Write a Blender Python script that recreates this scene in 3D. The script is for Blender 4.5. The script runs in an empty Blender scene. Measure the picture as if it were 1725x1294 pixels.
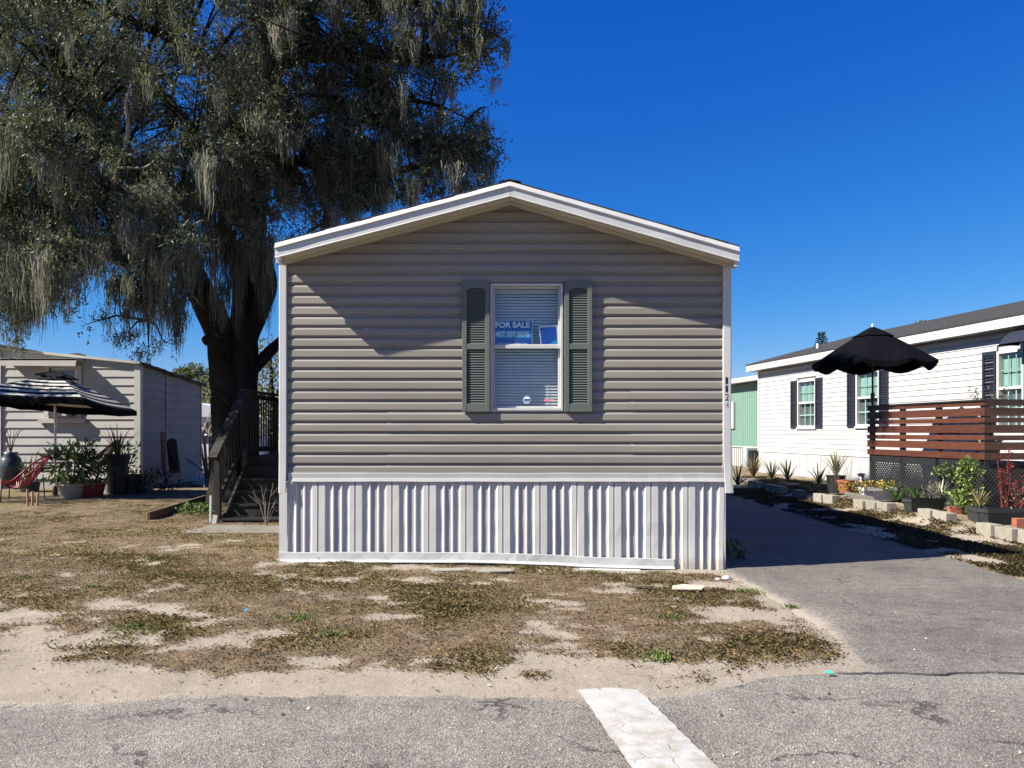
import bpy, math, random
import numpy as np
from mathutils import Vector, Matrix, noise

# ------------------------------------------------------------------ camera, sky, sun, exposure
SC = bpy.context.scene
COL = SC.collection
R = math.radians
F, CX, CY, EYE = 1300.0, 862.5, 728.0, 1.6          # measured focal length (px), centre column, horizon row, eye height

cam_d = bpy.data.cameras.new('camera')
cam_d.sensor_width = 36.0
cam_d.lens = F / 1725 * 36.0
cam_d.shift_y = (CY - 647) / 1725
cam_d.clip_start, cam_d.clip_end = 0.05, 3000
cam = bpy.data.objects.new('camera', cam_d)
COL.objects.link(cam)
cam.location = (0, 0, EYE)
cam.rotation_euler = (R(90), 0, 0)
SC.camera = cam

SUN = Vector((-1.25, -0.39, 1.13)).normalized()      # direction towards the sun
world = bpy.data.worlds.new('World')
SC.world = world
world.use_nodes = True
wn = world.node_tree.nodes
wl = world.node_tree.links
bg = wn['Background']
sky = wn.new('ShaderNodeTexSky')
sky.sky_type = 'NISHITA'
sky.sun_disc = False
sky.sun_elevation = math.asin(SUN.z)
sky.sun_rotation = math.atan2(SUN.x, SUN.y)
sky.altitude = 0
sky.air_density = 1.0
sky.dust_density = 0.1
sky.ozone_density = 4.0
# the clear deep blue of the photograph: one even grade over the whole sky
EXPOSURE, SKY_STRENGTH = 1.50, 0.050
sep, comb = wn.new('ShaderNodeSeparateColor'), wn.new('ShaderNodeCombineColor')
wl.new(sky.outputs[0], sep.inputs[0])
for i, (gain, power) in enumerate(((1.17, 2.3), (.74, 1.2), (.97, .62))):
    a = wn.new('ShaderNodeMath')
    a.operation = 'MULTIPLY'
    a.inputs[1].default_value = .1244
    b = wn.new('ShaderNodeMath')
    b.operation = 'POWER'
    b.inputs[1].default_value = power
    c = wn.new('ShaderNodeMath')
    c.operation = 'MULTIPLY'
    c.inputs[1].default_value = gain / (SKY_STRENGTH * 2 ** EXPOSURE)
    wl.new(sep.outputs[i], a.inputs[0])
    wl.new(a.outputs[0], b.inputs[0])
    wl.new(b.outputs[0], c.inputs[0])
    wl.new(c.outputs[0], comb.inputs[i])
wl.new(comb.outputs[0], bg.inputs['Color'])
bg.inputs['Strength'].default_value = SKY_STRENGTH

sun_d = bpy.data.lights.new('sun', 'SUN')
sun_d.energy = 5.0
sun_d.angle = R(0.53)
sun_d.color = (1.0, 0.935, 0.82)
sun = bpy.data.objects.new('sun', sun_d)
COL.objects.link(sun)
sun.rotation_euler = (-SUN).to_track_quat('-Z', 'Y').to_euler()

SC.view_settings.view_transform = 'Standard'
SC.view_settings.look = 'None'
SC.view_settings.gamma = 1
SC.view_settings.use_curve_mapping = False
SC.view_settings.exposure = EXPOSURE
SC.render.engine = 'CYCLES'
SC.cycles.use_denoising = True
SC.cycles.max_bounces = 5
SC.cycles.diffuse_bounces = 2
SC.cycles.glossy_bounces = 2
SC.cycles.transmission_bounces = 2
SC.cycles.transparent_max_bounces = 12
SC.cycles.caustics_reflective = False
SC.cycles.caustics_refractive = False

RND = random.Random(11)
NP = np.random.default_rng(11)


def P(u, v, Y):
    """Measured picture position at a known distance -> place in metres."""
    return Vector(((u - CX) / F * Y, Y, EYE + (CY - v) / F * Y))


# ------------------------------------------------------------------ mesh helpers
LOCAL = set()


def W(p):
    o = Vector((0, 0, 0))
    while p is not None:
        if p.name in LOCAL:
            return Vector((0, 0, 0))
        o += p.location
        p = p.parent
    return o


class MB:
    def __init__(self):
        self.v = []
        self.f = []

    def add(self, vs, fs):
        n = len(self.v)
        self.v += [tuple(p) for p in vs]
        self.f += [tuple(i + n for i in f) for f in fs]
        return self

    def box(self, x0, x1, y0, y1, z0, z1):
        return self.add([(x0, y0, z0), (x1, y0, z0), (x1, y1, z0), (x0, y1, z0), (x0, y0, z1), (x1, y0, z1), (x1, y1, z1), (x0, y1, z1)],
                        [(0, 3, 2, 1), (4, 5, 6, 7), (0, 1, 5, 4), (1, 2, 6, 5), (2, 3, 7, 6), (3, 0, 4, 7)])

    def beam(self, a, b, w, h, up=(0, 0, 1)):
        """rectangular bar from a to b: w across, h along 'up'"""
        a, b = Vector(a), Vector(b)
        d = (b - a).normalized()
        s = d.cross(Vector(up)).normalized()
        t = s.cross(d).normalized()
        vs = []
        for p in (a, b):
            for i, j in ((-1, -1), (1, -1), (1, 1), (-1, 1)):
                vs.append(p + s * (w / 2 * i) + t * (h / 2 * j))
        return self.add(vs, [(0, 1, 2, 3), (7, 6, 5, 4), (0, 4, 5, 1), (1, 5, 6, 2), (2, 6, 7, 3), (3, 7, 4, 0)])

    def tube(self, pts, rad, n=8, cap=True):
        pts = [Vector(p) for p in pts]
        if not isinstance(rad, (list, tuple)):
            rad = [rad] * len(pts)
        rings = []
        ref = Vector((0, 0, 1))
        prev = None
        for i, p in enumerate(pts):
            d = (pts[min(i + 1, len(pts) - 1)] - pts[max(i - 1, 0)]).normalized()
            if prev is None:
                s = d.cross(ref if abs(d.z) < .9 else Vector((1, 0, 0))).normalized()
            else:
                s = (prev - d * prev.dot(d)).normalized()
            prev = s
            t = d.cross(s)
            rings.append([p + (s * math.cos(2 * math.pi * k / n) + t * math.sin(2 * math.pi * k / n)) * rad[i] for k in range(n)])
        vs = [q for r in rings for q in r]
        fs = []
        for i in range(len(pts) - 1):
            for k in range(n):
                fs.append((i * n + k, i * n + (k + 1) % n, (i + 1) * n + (k + 1) % n, (i + 1) * n + k))
        if cap:
            fs.append(tuple(reversed(range(n))))
            fs.append(tuple((len(pts) - 1) * n + k for k in range(n)))
        return self.add(vs, fs)

    def lathe(self, prof, n=20, c=(0, 0, 0)):
        vs = [(c[0] + r * math.cos(2 * math.pi * k / n), c[1] + r * math.sin(2 * math.pi * k / n), c[2] + z) for r, z in prof for k in range(n)]
        fs = []
        for i in range(len(prof) - 1):
            for k in range(n):
                fs.append((i * n + k, i * n + (k + 1) % n, (i + 1) * n + (k + 1) % n, (i + 1) * n + k))
        return self.add(vs, fs)

    def strip(self, rows, close=False):
        """grid of points: list of rows of equal length"""
        m = len(rows[0])
        vs = [p for r in rows for p in r]
        fs = []
        for i in range(len(rows) - 1):
            for k in range(m - 1 + (1 if close else 0)):
                fs.append((i * m + k, i * m + (k + 1) % m, (i + 1) * m + (k + 1) % m, (i + 1) * m + k))
        return self.add(vs, fs)

    def poly(self, pts):
        return self.add(pts, [tuple(range(len(pts)))])

    def prism(self, pts, d):
        """flat polygon pts (closed loop) pushed along vector d"""
        n = len(pts)
        d = Vector(d)
        vs = [Vector(p) for p in pts] + [Vector(p) + d for p in pts]
        fs = [tuple(reversed(range(n))), tuple(range(n, 2 * n))] + [(k, (k + 1) % n, n + (k + 1) % n, n + k) for k in range(n)]
        return self.add(vs, fs)

    def build(self, name, mat, parent=None, smooth=False, bevel=0, kind=None, raw=False):
        o = Vector((0, 0, 0)) if raw else W(parent)
        me = bpy.data.meshes.new(name)
        me.from_pydata([(x - o.x, y - o.y, z - o.z) for x, y, z in self.v], [], self.f)
        me.validate()
        if smooth:
            for p in me.polygons:
                p.use_smooth = True
        me.materials.append(M[mat] if isinstance(mat, str) else mat)
        ob = bpy.data.objects.new(name, me)
        COL.objects.link(ob)
        ob.parent = parent
        if bevel:
            b = ob.modifiers.new('bevel', 'BEVEL')
            b.width = bevel
            b.segments = 2
            b.limit_method = 'ANGLE'
        if kind:
            ob['kind'] = kind
        return ob


def B(name, mat, parent, *boxes, bevel=0):
    m = MB()
    for b in boxes:
        m.box(*b)
    return m.build(name, mat, parent, bevel=bevel)


def fast_mesh(name, mat, verts, faces, parent=None, cols=None, kind=None, smooth=False):
    """verts Nx3, faces MxK numpy; cols Nx3 point colours"""
    o = W(parent)
    verts = np.asarray(verts, dtype=np.float32) - np.array([o.x, o.y, o.z], dtype=np.float32)
    faces = np.asarray(faces, dtype=np.int32)
    me = bpy.data.meshes.new(name)
    nv, nf, k = len(verts), len(faces), faces.shape[1]
    me.vertices.add(nv)
    me.vertices.foreach_set('co', verts.ravel())
    me.loops.add(nf * k)
    me.loops.foreach_set('vertex_index', faces.ravel())
    me.polygons.add(nf)
    me.polygons.foreach_set('loop_start', np.arange(0, nf * k, k, dtype=np.int32))
    me.polygons.foreach_set('loop_total', np.full(nf, k, dtype=np.int32))
    if smooth:
        me.polygons.foreach_set('use_smooth', np.ones(nf, dtype=bool))
    if cols is not None:
        a = me.attributes.new('col', 'FLOAT_COLOR', 'POINT')
        c = np.ones((nv, 4), dtype=np.float32)
        c[:, :3] = cols
        a.data.foreach_set('color', c.ravel())
    me.update(calc_edges=True)
    me.validate()
    me.materials.append(M[mat] if isinstance(mat, str) else mat)
    ob = bpy.data.objects.new(name, me)
    COL.objects.link(ob)
    ob.parent = parent
    if kind:
        ob['kind'] = kind
    return ob


def thing(name, label, cat, loc=(0, 0, 0), group=None, rotz=None):
    o = bpy.data.objects.new(name, None)
    COL.objects.link(o)
    o.empty_display_size = .2
    o.location = loc
    if rotz is not None:
        o.rotation_euler = (0, 0, rotz)
        LOCAL.add(o.name)
    tag(o, label, cat, group)
    return o


def tag(o, label, cat, group=None):
    o['label'] = label
    o['category'] = cat
    if group:
        o['group'] = group
    return o


def struct(o):
    o['kind'] = 'structure'
    return o


def piece(src, name, loc=(0, 0, 0), rot=None, parent=None, mat=None):
    """another object sharing src's mesh"""
    ob = bpy.data.objects.new(name, src.data)
    COL.objects.link(ob)
    ob.parent = parent if parent is not None else src.parent
    ob.location = loc
    if rot is not None:
        ob.rotation_euler = rot
    return ob


def copy_tree(o, parent=None):
    c = o.copy()
    COL.objects.link(c)
    if o.name in LOCAL:
        LOCAL.add(c.name)
    c.parent = parent
    for ch in list(o.children):
        copy_tree(ch, c)
    return c


def fbm(x, y, z=0.0, oct=4):
    return noise.fractal(Vector((x, y, z)), 1.0, 2.0, oct)


def sstep(a, b, x):
    t = min(1, max(0, (x - a) / (b - a)))
    return t * t * (3 - 2 * t)


# ------------------------------------------------------------------ materials
M = {}


class NT:
    def __init__(self, name):
        self.m = bpy.data.materials.new(name)
        self.m.use_nodes = True
        self.t = self.m.node_tree
        self.b = self.t.nodes['Principled BSDF']
        self.out = self.t.nodes['Material Output']
        M[name] = self.m

    def n(self, kind, **kw):
        x = self.t.nodes.new('ShaderNode' + kind)
        for k, v in kw.items():
            setattr(x, k, v)
        return x

    def l(self, a, b):
        self.t.links.new(a, b)

    def coord(self, scale=(1, 1, 1), kind='Object'):
        c = self.n('TexCoord')
        mp = self.n('Mapping')
        mp.inputs['Scale'].default_value = scale
        self.l(c.outputs[kind], mp.inputs[0])
        return mp.outputs[0]

    def noise(self, vec, scale, detail=5, rough=.55, dist=0):
        x = self.n('TexNoise')
        x.inputs['Scale'].default_value = scale
        x.inputs['Detail'].default_value = detail
        x.inputs['Roughness'].default_value = rough
        x.inputs['Distortion'].default_value = dist
        self.l(vec, x.inputs['Vector'])
        return x.outputs['Fac']

    def ramp(self, fac, stops):
        x = self.n('ValToRGB')
        e = x.color_ramp.elements
        while len(e) < len(stops):
            e.new(0.5)
        for i, (p, c) in enumerate(stops):
            e[i].position = p
            e[i].color = (c, c, c, 1) if not isinstance(c, (tuple, list)) else (*c, 1)
        self.l(fac, x.inputs[0])
        return x.outputs[0]

    def mix(self, fac, a, b, blend='MIX'):
        x = self.n('MixRGB', blend_type=blend)
        for i, q in ((0, fac), (1, a), (2, b)):
            if isinstance(q, (int, float)):
                x.inputs[i].default_value = q if i == 0 else (q, q, q, 1)
            elif isinstance(q, (tuple, list)):
                x.inputs[i].default_value = (*q, 1)
            else:
                self.l(q, x.inputs[i])
        return x.outputs[0]

    def math(self, op, a, b=0.0):
        x = self.n('Math', operation=op)
        for i, q in ((0, a), (1, b)):
            if isinstance(q, (int, float)):
                x.inputs[i].default_value = q
            else:
                self.l(q, x.inputs[i])
        return x.outputs[0]

    def attr(self, name):
        x = self.n('Attribute')
        x.attribute_name = name
        return x

    def bump(self, h, strength=.3, dist=.01):
        x = self.n('Bump')
        x.inputs['Strength'].default_value = strength
        x.inputs['Distance'].default_value = dist
        self.l(h, x.inputs['Height'])
        self.l(x.outputs[0], self.b.inputs['Normal'])

    def set(self, col=None, rough=None, metal=None, spec=None):
        for k, q in (('Base Color', col), ('Roughness', rough), ('Metallic', metal), ('Specular IOR Level', spec)):
            if q is None:
                continue
            if isinstance(q, (int, float)):
                self.b.inputs[k].default_value = q
            elif isinstance(q, (tuple, list)):
                self.b.inputs[k].default_value = (*q, 1)
            else:
                self.l(q, self.b.inputs[k])


def mat(name, col, rough=.6, var=.15, nscale=3.0, bump=.0, bscale=80, bdist=.004, metal=0, spec=.4, stretch=(1, 1, 1), col2=None, rand=.05, lo=.35, hi=.65):
    """paint, plastic, wood ...: base colour with broad uneven wear, small relief and a little difference from piece to piece"""
    k = NT(name)
    v = k.coord(stretch)
    n = k.noise(v, nscale, 6)
    c2 = col2 if col2 is not None else tuple(x * (1 - var) for x in col)
    base = k.mix(k.ramp(n, [(lo, 0.0), (hi, 1.0)]), col, c2)
    if rand:
        oi = k.n('ObjectInfo')
        g = k.math('MULTIPLY_ADD', oi.outputs['Random'], rand * 2)
        g.node.inputs[2].default_value = 1 - rand
        base = k.mix(1.0, base, g, 'MULTIPLY')
    k.set(base, rough, metal, spec)
    if bump:
        k.bump(k.noise(v, bscale, 4), bump, bdist)
    return k


mat('siding', (.232, .215, .184), .5, .20, 1.4, .12, 160, .002, stretch=(.25, 1, 2), rand=.035)
mat('white_trim', (.47, .47, .455), .4, .10, 2.5, .05, 60, spec=.5, rand=.02)
mat('soffit_vinyl', (.50, .455, .37), .5, .1, 2, rand=.03)
mat('skirt_vinyl', (.49, .49, .465), .42, .12, 2.2, .10, 7, .02, stretch=(1, 1, .5), spec=.5, rand=.03, col2=(.48, .47, .44))
mat('shingle', (.036, .037, .041), .9, .5, 14, .5, 120, .01)
mat('shutter_green', (.105, .122, .105), .5, .12, 6, rand=.03)
mat('blind', (.78, .78, .75), .45, .06, 4, rand=.04)
mat('dark_gap', (.02, .02, .022), .9, .2)
mat('room_dark', (.10, .10, .10), .9, .2)
mat('steel', (.35, .35, .36), .4, .3, 20, metal=.9)
mat('screw', (.12, .11, .10), .5, .3)
mat('number_black', (.012, .012, .016), .5, .2, rand=0)
mat('number_faded', (.26, .26, .28), .6, .4, 60, rand=0)
mat('sign_navy', (.014, .085, .46), .4, .15, 6, rand=0)
mat('sign_sky', (.015, .38, .75), .4, .15, 6, rand=0)
mat('sign_white', (.90, .91, .93), .45, .08, rand=0)
mat('sign_fade', (.16, .24, .50), .5, .1, rand=0)
mat('sticker_red', (.75, .25, .30), .5, .2, rand=0)
mat('sticker_pale', (.32, .40, .48), .5, .2, 30, rand=0)
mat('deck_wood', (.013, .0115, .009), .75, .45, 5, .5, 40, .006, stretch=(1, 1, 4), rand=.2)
mat('red_wood', (.080, .026, .0135), .5, .4, 3.5, .3, 30, .003, stretch=(1.2, 1, 8), rand=.18, col2=(.050, .017, .010))
mat('black_paint', (.014, .014, .016), .55, .3, 5, rand=.1)
mat('lattice_plastic', (.02, .021, .024), .5, .2, 5)
mat('umbrella_black', (.0035, .004, .006), 1.0, .3, 8, .1, 200, rand=0, spec=0.05)
mat('canvas_navy', (.005, .005, .007), .95, .3, 10, rand=0, spec=.1)
mat('canvas_white', (.48, .47, .44), .75, .1, 10, rand=0)
mat('white_siding', (.36, .36, .36), .45, .06, 1.5, rand=.02)
mat('white_skirt', (.35, .35, .345), .5, .1, 1.5, rand=.02)
mat('navy_shutter', (.014, .017, .030), .5, .2, 5, rand=.03)
mat('curtain_mint', (.26, .40, .35), .8, .15, 5, stretch=(14, 14, .4), rand=0)
mat('curtain_dark', (.10, .13, .14), .8, .3, 5, stretch=(14, 14, .4), rand=0)
mat('green_metal', (.13, .225, .18), .45, .08, 2, rand=0)
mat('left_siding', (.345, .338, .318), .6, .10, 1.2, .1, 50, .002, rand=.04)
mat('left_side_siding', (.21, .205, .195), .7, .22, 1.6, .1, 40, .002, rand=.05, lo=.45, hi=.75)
mat('left_trim', (.40, .39, .36), .6, .1, 2, rand=.03)
mat('roof_dark', (.045, .043, .042), .9, .4, 6, .4, 40, .01)
mat('ac_plastic', (.42, .42, .40), .5, .1)
mat('red_cord', (.36, .018, .02), .4, .2, 10, rand=.08)
mat('black_metal', (.012, .012, .013), .4, .2)
mat('cream_pot', (.42, .37, .28), .65, .2, 6, rand=0)
mat('red_pot', (.22, .035, .03), .35, .3, 6, rand=0)
mat('dark_pot', (.02, .021, .022), .5, .3, 6)
mat('grey_bucket', (.30, .33, .34), .5, .2, 6, rand=.05)
mat('urn_glaze', (.045, .06, .066), .3, .4, 9, rand=0)
mat('soil', (.045, .033, .025), 1, .3, 20)
mat('stake_wood', (.38, .25, .14), .8, .3, 12, rand=.1)
mat('old_timber', (.14, .10, .065), .85, .4, 9, .5, 40, rand=.1)
mat('aluminium', (.45, .45, .46), .35, .2, 10, metal=.8)
mat('terracotta', (.26, .085, .048), .8, .25, 8)
mat('block_concrete', (.235, .22, .185), .9, .22, 5, .7, 90, .006, rand=.09, col2=(.17, .158, .13))
mat('planter_black', (.03, .032, .036), .5, .3, 5)
mat('planter_white', (.55, .55, .55), .6, .2, 6)
mat('slab_concrete', (.15, .137, .115), .9, .25, 4, .6, 60, .006)
mat('far_white', (.42, .44, .47), .6, .1)
mat('car_white', (.5, .51, .53), .25, .05)
mat('car_glass', (.03, .035, .04), .1, .1)
mat('card', (.52, .42, .32), .9, .2, 10)
mat('blue_scrap', (.05, .35, .7), .5, .1)
mat('green_scrap', (.05, .4, .28), .5, .1)
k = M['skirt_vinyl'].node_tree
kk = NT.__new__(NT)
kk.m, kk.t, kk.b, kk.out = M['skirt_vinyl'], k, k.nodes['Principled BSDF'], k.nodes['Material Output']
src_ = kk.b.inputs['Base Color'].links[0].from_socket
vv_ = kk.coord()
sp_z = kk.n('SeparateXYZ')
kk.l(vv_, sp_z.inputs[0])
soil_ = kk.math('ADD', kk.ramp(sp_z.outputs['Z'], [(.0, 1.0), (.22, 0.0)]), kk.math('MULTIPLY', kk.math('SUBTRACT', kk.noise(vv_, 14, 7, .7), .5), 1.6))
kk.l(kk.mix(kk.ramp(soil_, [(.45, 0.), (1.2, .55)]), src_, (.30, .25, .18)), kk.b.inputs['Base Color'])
mat('red_stem', (.10, .014, .018), .6, .3, 10)
mat('twig_wood', (.07, .05, .04), .9, .4, 20)

k = NT('bark')
v = k.coord((1, 1, .35))
n1 = k.noise(v, 9, 8, .65, .6)
n2 = k.noise(k.coord((1, 1, 1)), 1.3, 4)
k.set(k.mix(k.ramp(n2, [(.4, 0.), (.7, 1.)]), k.mix(k.ramp(n1, [(.35, 0.), (.65, 1.)]), (.007, .0058, .0048), (.020, .0165, .0135)), (.026, .024, .020)), .95, 0, .15)
k.bump(n1, 1.0, .06)

k = NT('pale_bark')
v = k.coord()
k.set(k.mix(k.noise(v, 12, 5), (.30, .26, .20), (.17, .145, .12)), .95, 0, .15)
k.bump(k.noise(v, 40, 5), .6, .01)


def leafy(name, trans=.25, rough=.42, spec=.45):
    k = NT(name)
    a = k.attr('col')
    k.set(a.outputs['Color'], rough, 0, spec)
    tr = k.n('BsdfTranslucent')
    k.l(k.mix(.35, a.outputs['Color'], (.12, .14, .02)), tr.inputs['Color'])
    mx = k.n('MixShader')
    mx.inputs[0].default_value = trans
    k.l(k.b.outputs[0], mx.inputs[1])
    k.l(tr.outputs[0], mx.inputs[2])
    k.l(mx.outputs[0], k.out.inputs['Surface'])
    return k


leafy('leaf', .24, .55, .18)
leafy('moss', .30, .95, .1)
leafy('blade', .25, .65, .25)

# window glass: clear with fresnel reflection
k = NT('glass')
tr = k.n('BsdfTransparent')
tr.inputs[0].default_value = (.89, .92, .93, 1)
gl = k.n('BsdfGlossy')
gl.inputs['Roughness'].default_value = .02
fr = k.n('Fresnel')
fr.inputs['IOR'].default_value = 1.5
mx = k.n('MixShader')
geo = k.n('NewGeometry')
# two panes: three more reflecting surfaces
f3 = k.math('SUBTRACT', 1.0, k.math('POWER', k.math('SUBTRACT', 1.0, fr.outputs[0]), 1.8))
k.l(k.math('MULTIPLY', f3, k.math('SUBTRACT', 1.0, geo.outputs['Backfacing'])), mx.inputs[0])
k.l(tr.outputs[0], mx.inputs[1])
k.l(gl.outputs[0], mx.inputs[2])
k.l(mx.outputs[0], k.out.inputs['Surface'])

# perforated vent strip: rows of pin holes
k = NT('vent_strip')
v = k.coord((1, 1, 1))
sp = k.n('SeparateXYZ')
k.l(v, sp.inputs[0])
fx = k.math('SINE', k.math('MULTIPLY', sp.outputs['X'], 2 * math.pi / .012))
fz = k.math('SINE', k.math('MULTIPLY', sp.outputs['Z'], 2 * math.pi / .012))
hole = k.math('GREATER_THAN', k.math('MULTIPLY', fx, fz), .30)
k.set(k.mix(hole, (.50, .49, .47), (.06, .06, .06)), .5)

# asphalt: worn, pale stone chips, cracks and blown sand
def asphalt(name, tint, sandy, crackw):
    k = NT(name)
    v = k.coord()
    chips = k.n('TexVoronoi')
    chips.inputs['Scale'].default_value = 100
    k.l(v, chips.inputs['Vector'])
    cn = k.ramp(chips.outputs['Color'], [(.10, tint * .38), (.5, tint * .98), (.92, tint * 1.95)])
    fine = k.noise(v, 240, 3)
    c = k.mix(.35, cn, k.ramp(fine, [(.3, tint * .45), (.7, tint * 1.6)]))
    c = k.mix(1, c, k.ramp(k.noise(v, .9, 5), [(.25, .70), (.75, 1.26)]), 'MULTIPLY')
    c = k.mix(1, c, k.ramp(k.noise(v, 7, 5), [(.3, .84), (.7, 1.12)]), 'MULTIPLY')
    c = k.mix(1, c, (1.08, 1.0, .89), 'MULTIPLY')
    # cracks
    wob = k.n('VectorMath', operation='MULTIPLY_ADD')
    nn = k.n('TexNoise')
    nn.inputs['Scale'].default_value = 2.2
    nn.inputs['Detail'].default_value = 8
    nn.inputs['Roughness'].default_value = .7
    k.l(v, nn.inputs['Vector'])
    k.l(nn.outputs['Color'], wob.inputs[0])
    wob.inputs[1].default_value = (.9, .9, 0)
    k.l(v, wob.inputs[2])
    mp = k.n('Mapping')
    mp.inputs['Scale'].default_value = (.55, 1.5, 1)
    k.l(wob.outputs[0], mp.inputs[0])
    cr = k.n('TexVoronoi', feature='DISTANCE_TO_EDGE')
    cr.inputs['Scale'].default_value = .8
    k.l(mp.outputs[0], cr.inputs['Vector'])
    line = k.ramp(cr.outputs['Distance'], [(0.0, 1.0), (crackw, 0.0)])
    line = k.math('MULTIPLY', line, k.ramp(k.noise(v, 1.4, 3), [(.46, 0.), (.56, .85)]))
    c = k.mix(line, c, (.035, .032, .03))
    if sandy:
        sa = k.attr('col')
        sp = k.n('SeparateColor')
        k.l(sa.outputs['Color'], sp.inputs[0])
        nz = k.noise(v, 26, 8, .7)
        m = k.math('ADD', sp.outputs[0], k.math('MULTIPLY', k.math('SUBTRACT', nz, .5), 1.3))
        c = k.mix(k.ramp(m, [(.35, 0.), (.75, .92)]), c, k.mix(fine, (.27, .235, .19), (.39, .34, .28)))
    k.set(c, .92, 0, .25)
    h = k.math('SUBTRACT', k.math('ADD', chips.outputs['Distance'], fine), k.math('MULTIPLY', line, 1.6))
    k.bump(h, .75, .010)
    return k


asphalt('road_asphalt', .165, True, .018)
asphalt('drive_asphalt', .122, True, .006)

# cracked white road paint
k = NT('road_paint')
v = k.coord()
wob = k.n('VectorMath', operation='MULTIPLY_ADD')
nn = k.n('TexNoise')
nn.inputs['Scale'].default_value = 5
nn.inputs['Detail'].default_value = 6
k.l(v, nn.inputs['Vector'])
k.l(nn.outputs['Color'], wob.inputs[0])
wob.inputs[1].default_value = (.16, .16, 0)
k.l(v, wob.inputs[2])
cr = k.n('TexVoronoi', feature='DISTANCE_TO_EDGE')
cr.inputs['Scale'].default_value = 5.5
k.l(wob.outputs[0], cr.inputs['Vector'])
near = k.attr('col')
sp = k.n('SeparateColor')
k.l(near.outputs['Color'], sp.inputs[0])
line = k.math('MULTIPLY', k.ramp(cr.outputs['Distance'], [(0., 1.), (.035, 0.)]), k.math('MULTIPLY', sp.outputs[0], k.ramp(k.noise(v, 6, 3), [(.48, 0.), (.62, .7)])))
dirt = k.ramp(k.noise(v, 9, 6, .65), [(.42, 0.), (.72, .8)])
c = k.mix(k.math('MULTIPLY', dirt, k.math('MULTIPLY_ADD', sp.outputs[0], .75)), (.345, .345, .335), (.23, .205, .165))
c = k.mix(line, c, (.22, .19, .15))
k.set(c, .7, 0, .3)
k.bump(k.math('SUBTRACT', k.noise(v, 120, 3), k.math('MULTIPLY', line, 2)), .5, .006)

# lawn: bare sand / thatch, cover in the point colours
k = NT('lawn_soil')
v = k.coord()
a = k.attr('col')
sp = k.n('SeparateColor')
k.l(a.outputs['Color'], sp.inputs[0])
grain = k.noise(v, 220, 3)
mid = k.noise(v, 22, 7, .7)
sand = k.mix(mid, (.265, .225, .18), (.42, .37, .305))
sand = k.mix(1, sand, k.ramp(grain, [(.3, .80), (.7, 1.12)]), 'MULTIPLY')
thatch = k.mix(k.ramp(k.noise(v, 120, 4, .75), [(.30, 0.), (.72, 1.)]), (.048, .034, .023), (.31, .235, .155))
thatch = k.mix(1, thatch, k.ramp(k.noise(v, 3.5, 5, .7), [(.3, .65), (.7, 1.25)]), 'MULTIPLY')
thatch = k.mix(sp.outputs[1], thatch, k.mix(mid, (.11, .10, .042), (.20, .16, .075)))
m = k.math('ADD', sp.outputs[0], k.math('MULTIPLY', k.math('SUBTRACT', k.noise(v, 34, 8, .75), .5), 1.9))
sand = k.mix(1, sand, k.ramp(k.noise(v, 2.2, 6, .7), [(.3, .82), (.7, 1.12)]), 'MULTIPLY')
k.set(k.mix(k.ramp(m, [(.38, 0.), (.66, 1.)]), sand, thatch), .97, 0, .15)
k.bump(k.math('ADD', k.math('MULTIPLY', mid, 1.4), grain), .8, .02)

# distant ground
k = NT('far_ground')
v = k.coord()
k.set(k.mix(k.ramp(k.noise(v, .25, 6), [(.4, 0.), (.6, 1.)]), (.16, .14, .07), (.35, .29, .22)), .97, 0, .1)
k.bump(k.noise(v, 12, 6), .6, .05)

# ------------------------------------------------------------------ ground, road, driveway, lawn
def T(x, y):
    """lie of the land: the house front drops a little to the right"""
    s = sstep(5.0, 8.5, y)
    t = (-.020 * max(-4, min(3.2, x)) - .045 * sstep(2.75, 2.2, x)) * s
    t += .14 * sstep(10.5, 14, y) * sstep(7.0, 7.4, x)
    t += .04 * sstep(17, 25, y) * sstep(6.6, 7.6, x)
    return t


def front_edge(x):
    return 4.78 + .08 * fbm(x * .9, 3.1) + .05 * fbm(x * 5, 9.7) + .50 * sstep(.9, 2.0, x) - .05 * sstep(-1, -4, x) + .04 * x * (x < 0) * 0


def drive_edge(y):
    return 2.50 + .05 * fbm(y * 1.5, 7.7) + .03 * fbm(y * 7, 2.2) - .22 * sstep(6.3, 5.2, y)


def blob(x, y, cx, cy, rx, ry):
    return math.exp(-(((x - cx) / rx) ** 2 + ((y - cy) / ry) ** 2))


def cover(x, y):
    """how much dry grass and thatch hides the sand, 0..1"""
    n = fbm(x * 1.3, y * 2.0, 5.0, 5) * 1.15 + fbm(x * 4.2, y * 6.0, 1.0, 3) * .75
    b = -.34 + .52 * sstep(4.95, 5.45, y) + .08 * sstep(6, 7, y)
    b += .25 * sstep(7.2, 8.0, y) - .62 * sstep(8.72, 8.95, y) * sstep(9.6, 9.3, y) * (1 if -3 < x < 2.8 else 0)
    b -= .32 * sstep(-1.6, -3.6, x) * sstep(7.4, 6.2, y)
    b -= .50 * sstep(1.0, 2.0, x) * sstep(6.2, 7.0, y) * sstep(9.3, 8.4, y)
    b += 1.15 * blob(x, y, 1.95, 5.55, .42, .38) + .75 * blob(x, y, -1.35, 5.55, .5, .28) + .5 * blob(x, y, .3, 5.7, .7, .30)
    b += .5 * blob(x, y, -1.8, 6.9, 1.6, .7) + .45 * blob(x, y, .4, 7.0, .9, .6) - .4 * blob(x, y, -1.0, 6.5, .5, .12)
    b -= .9 * sstep(4.98, 4.8, y)
    b += .30 * max(0, fbm(x * 2.6, y * 7.0, 12.0, 3)) * sstep(5.9, 5.2, y)
    b += .25 * sstep(10, 12, y)
    return max(0, min(1, .5 + n + b))


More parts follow.
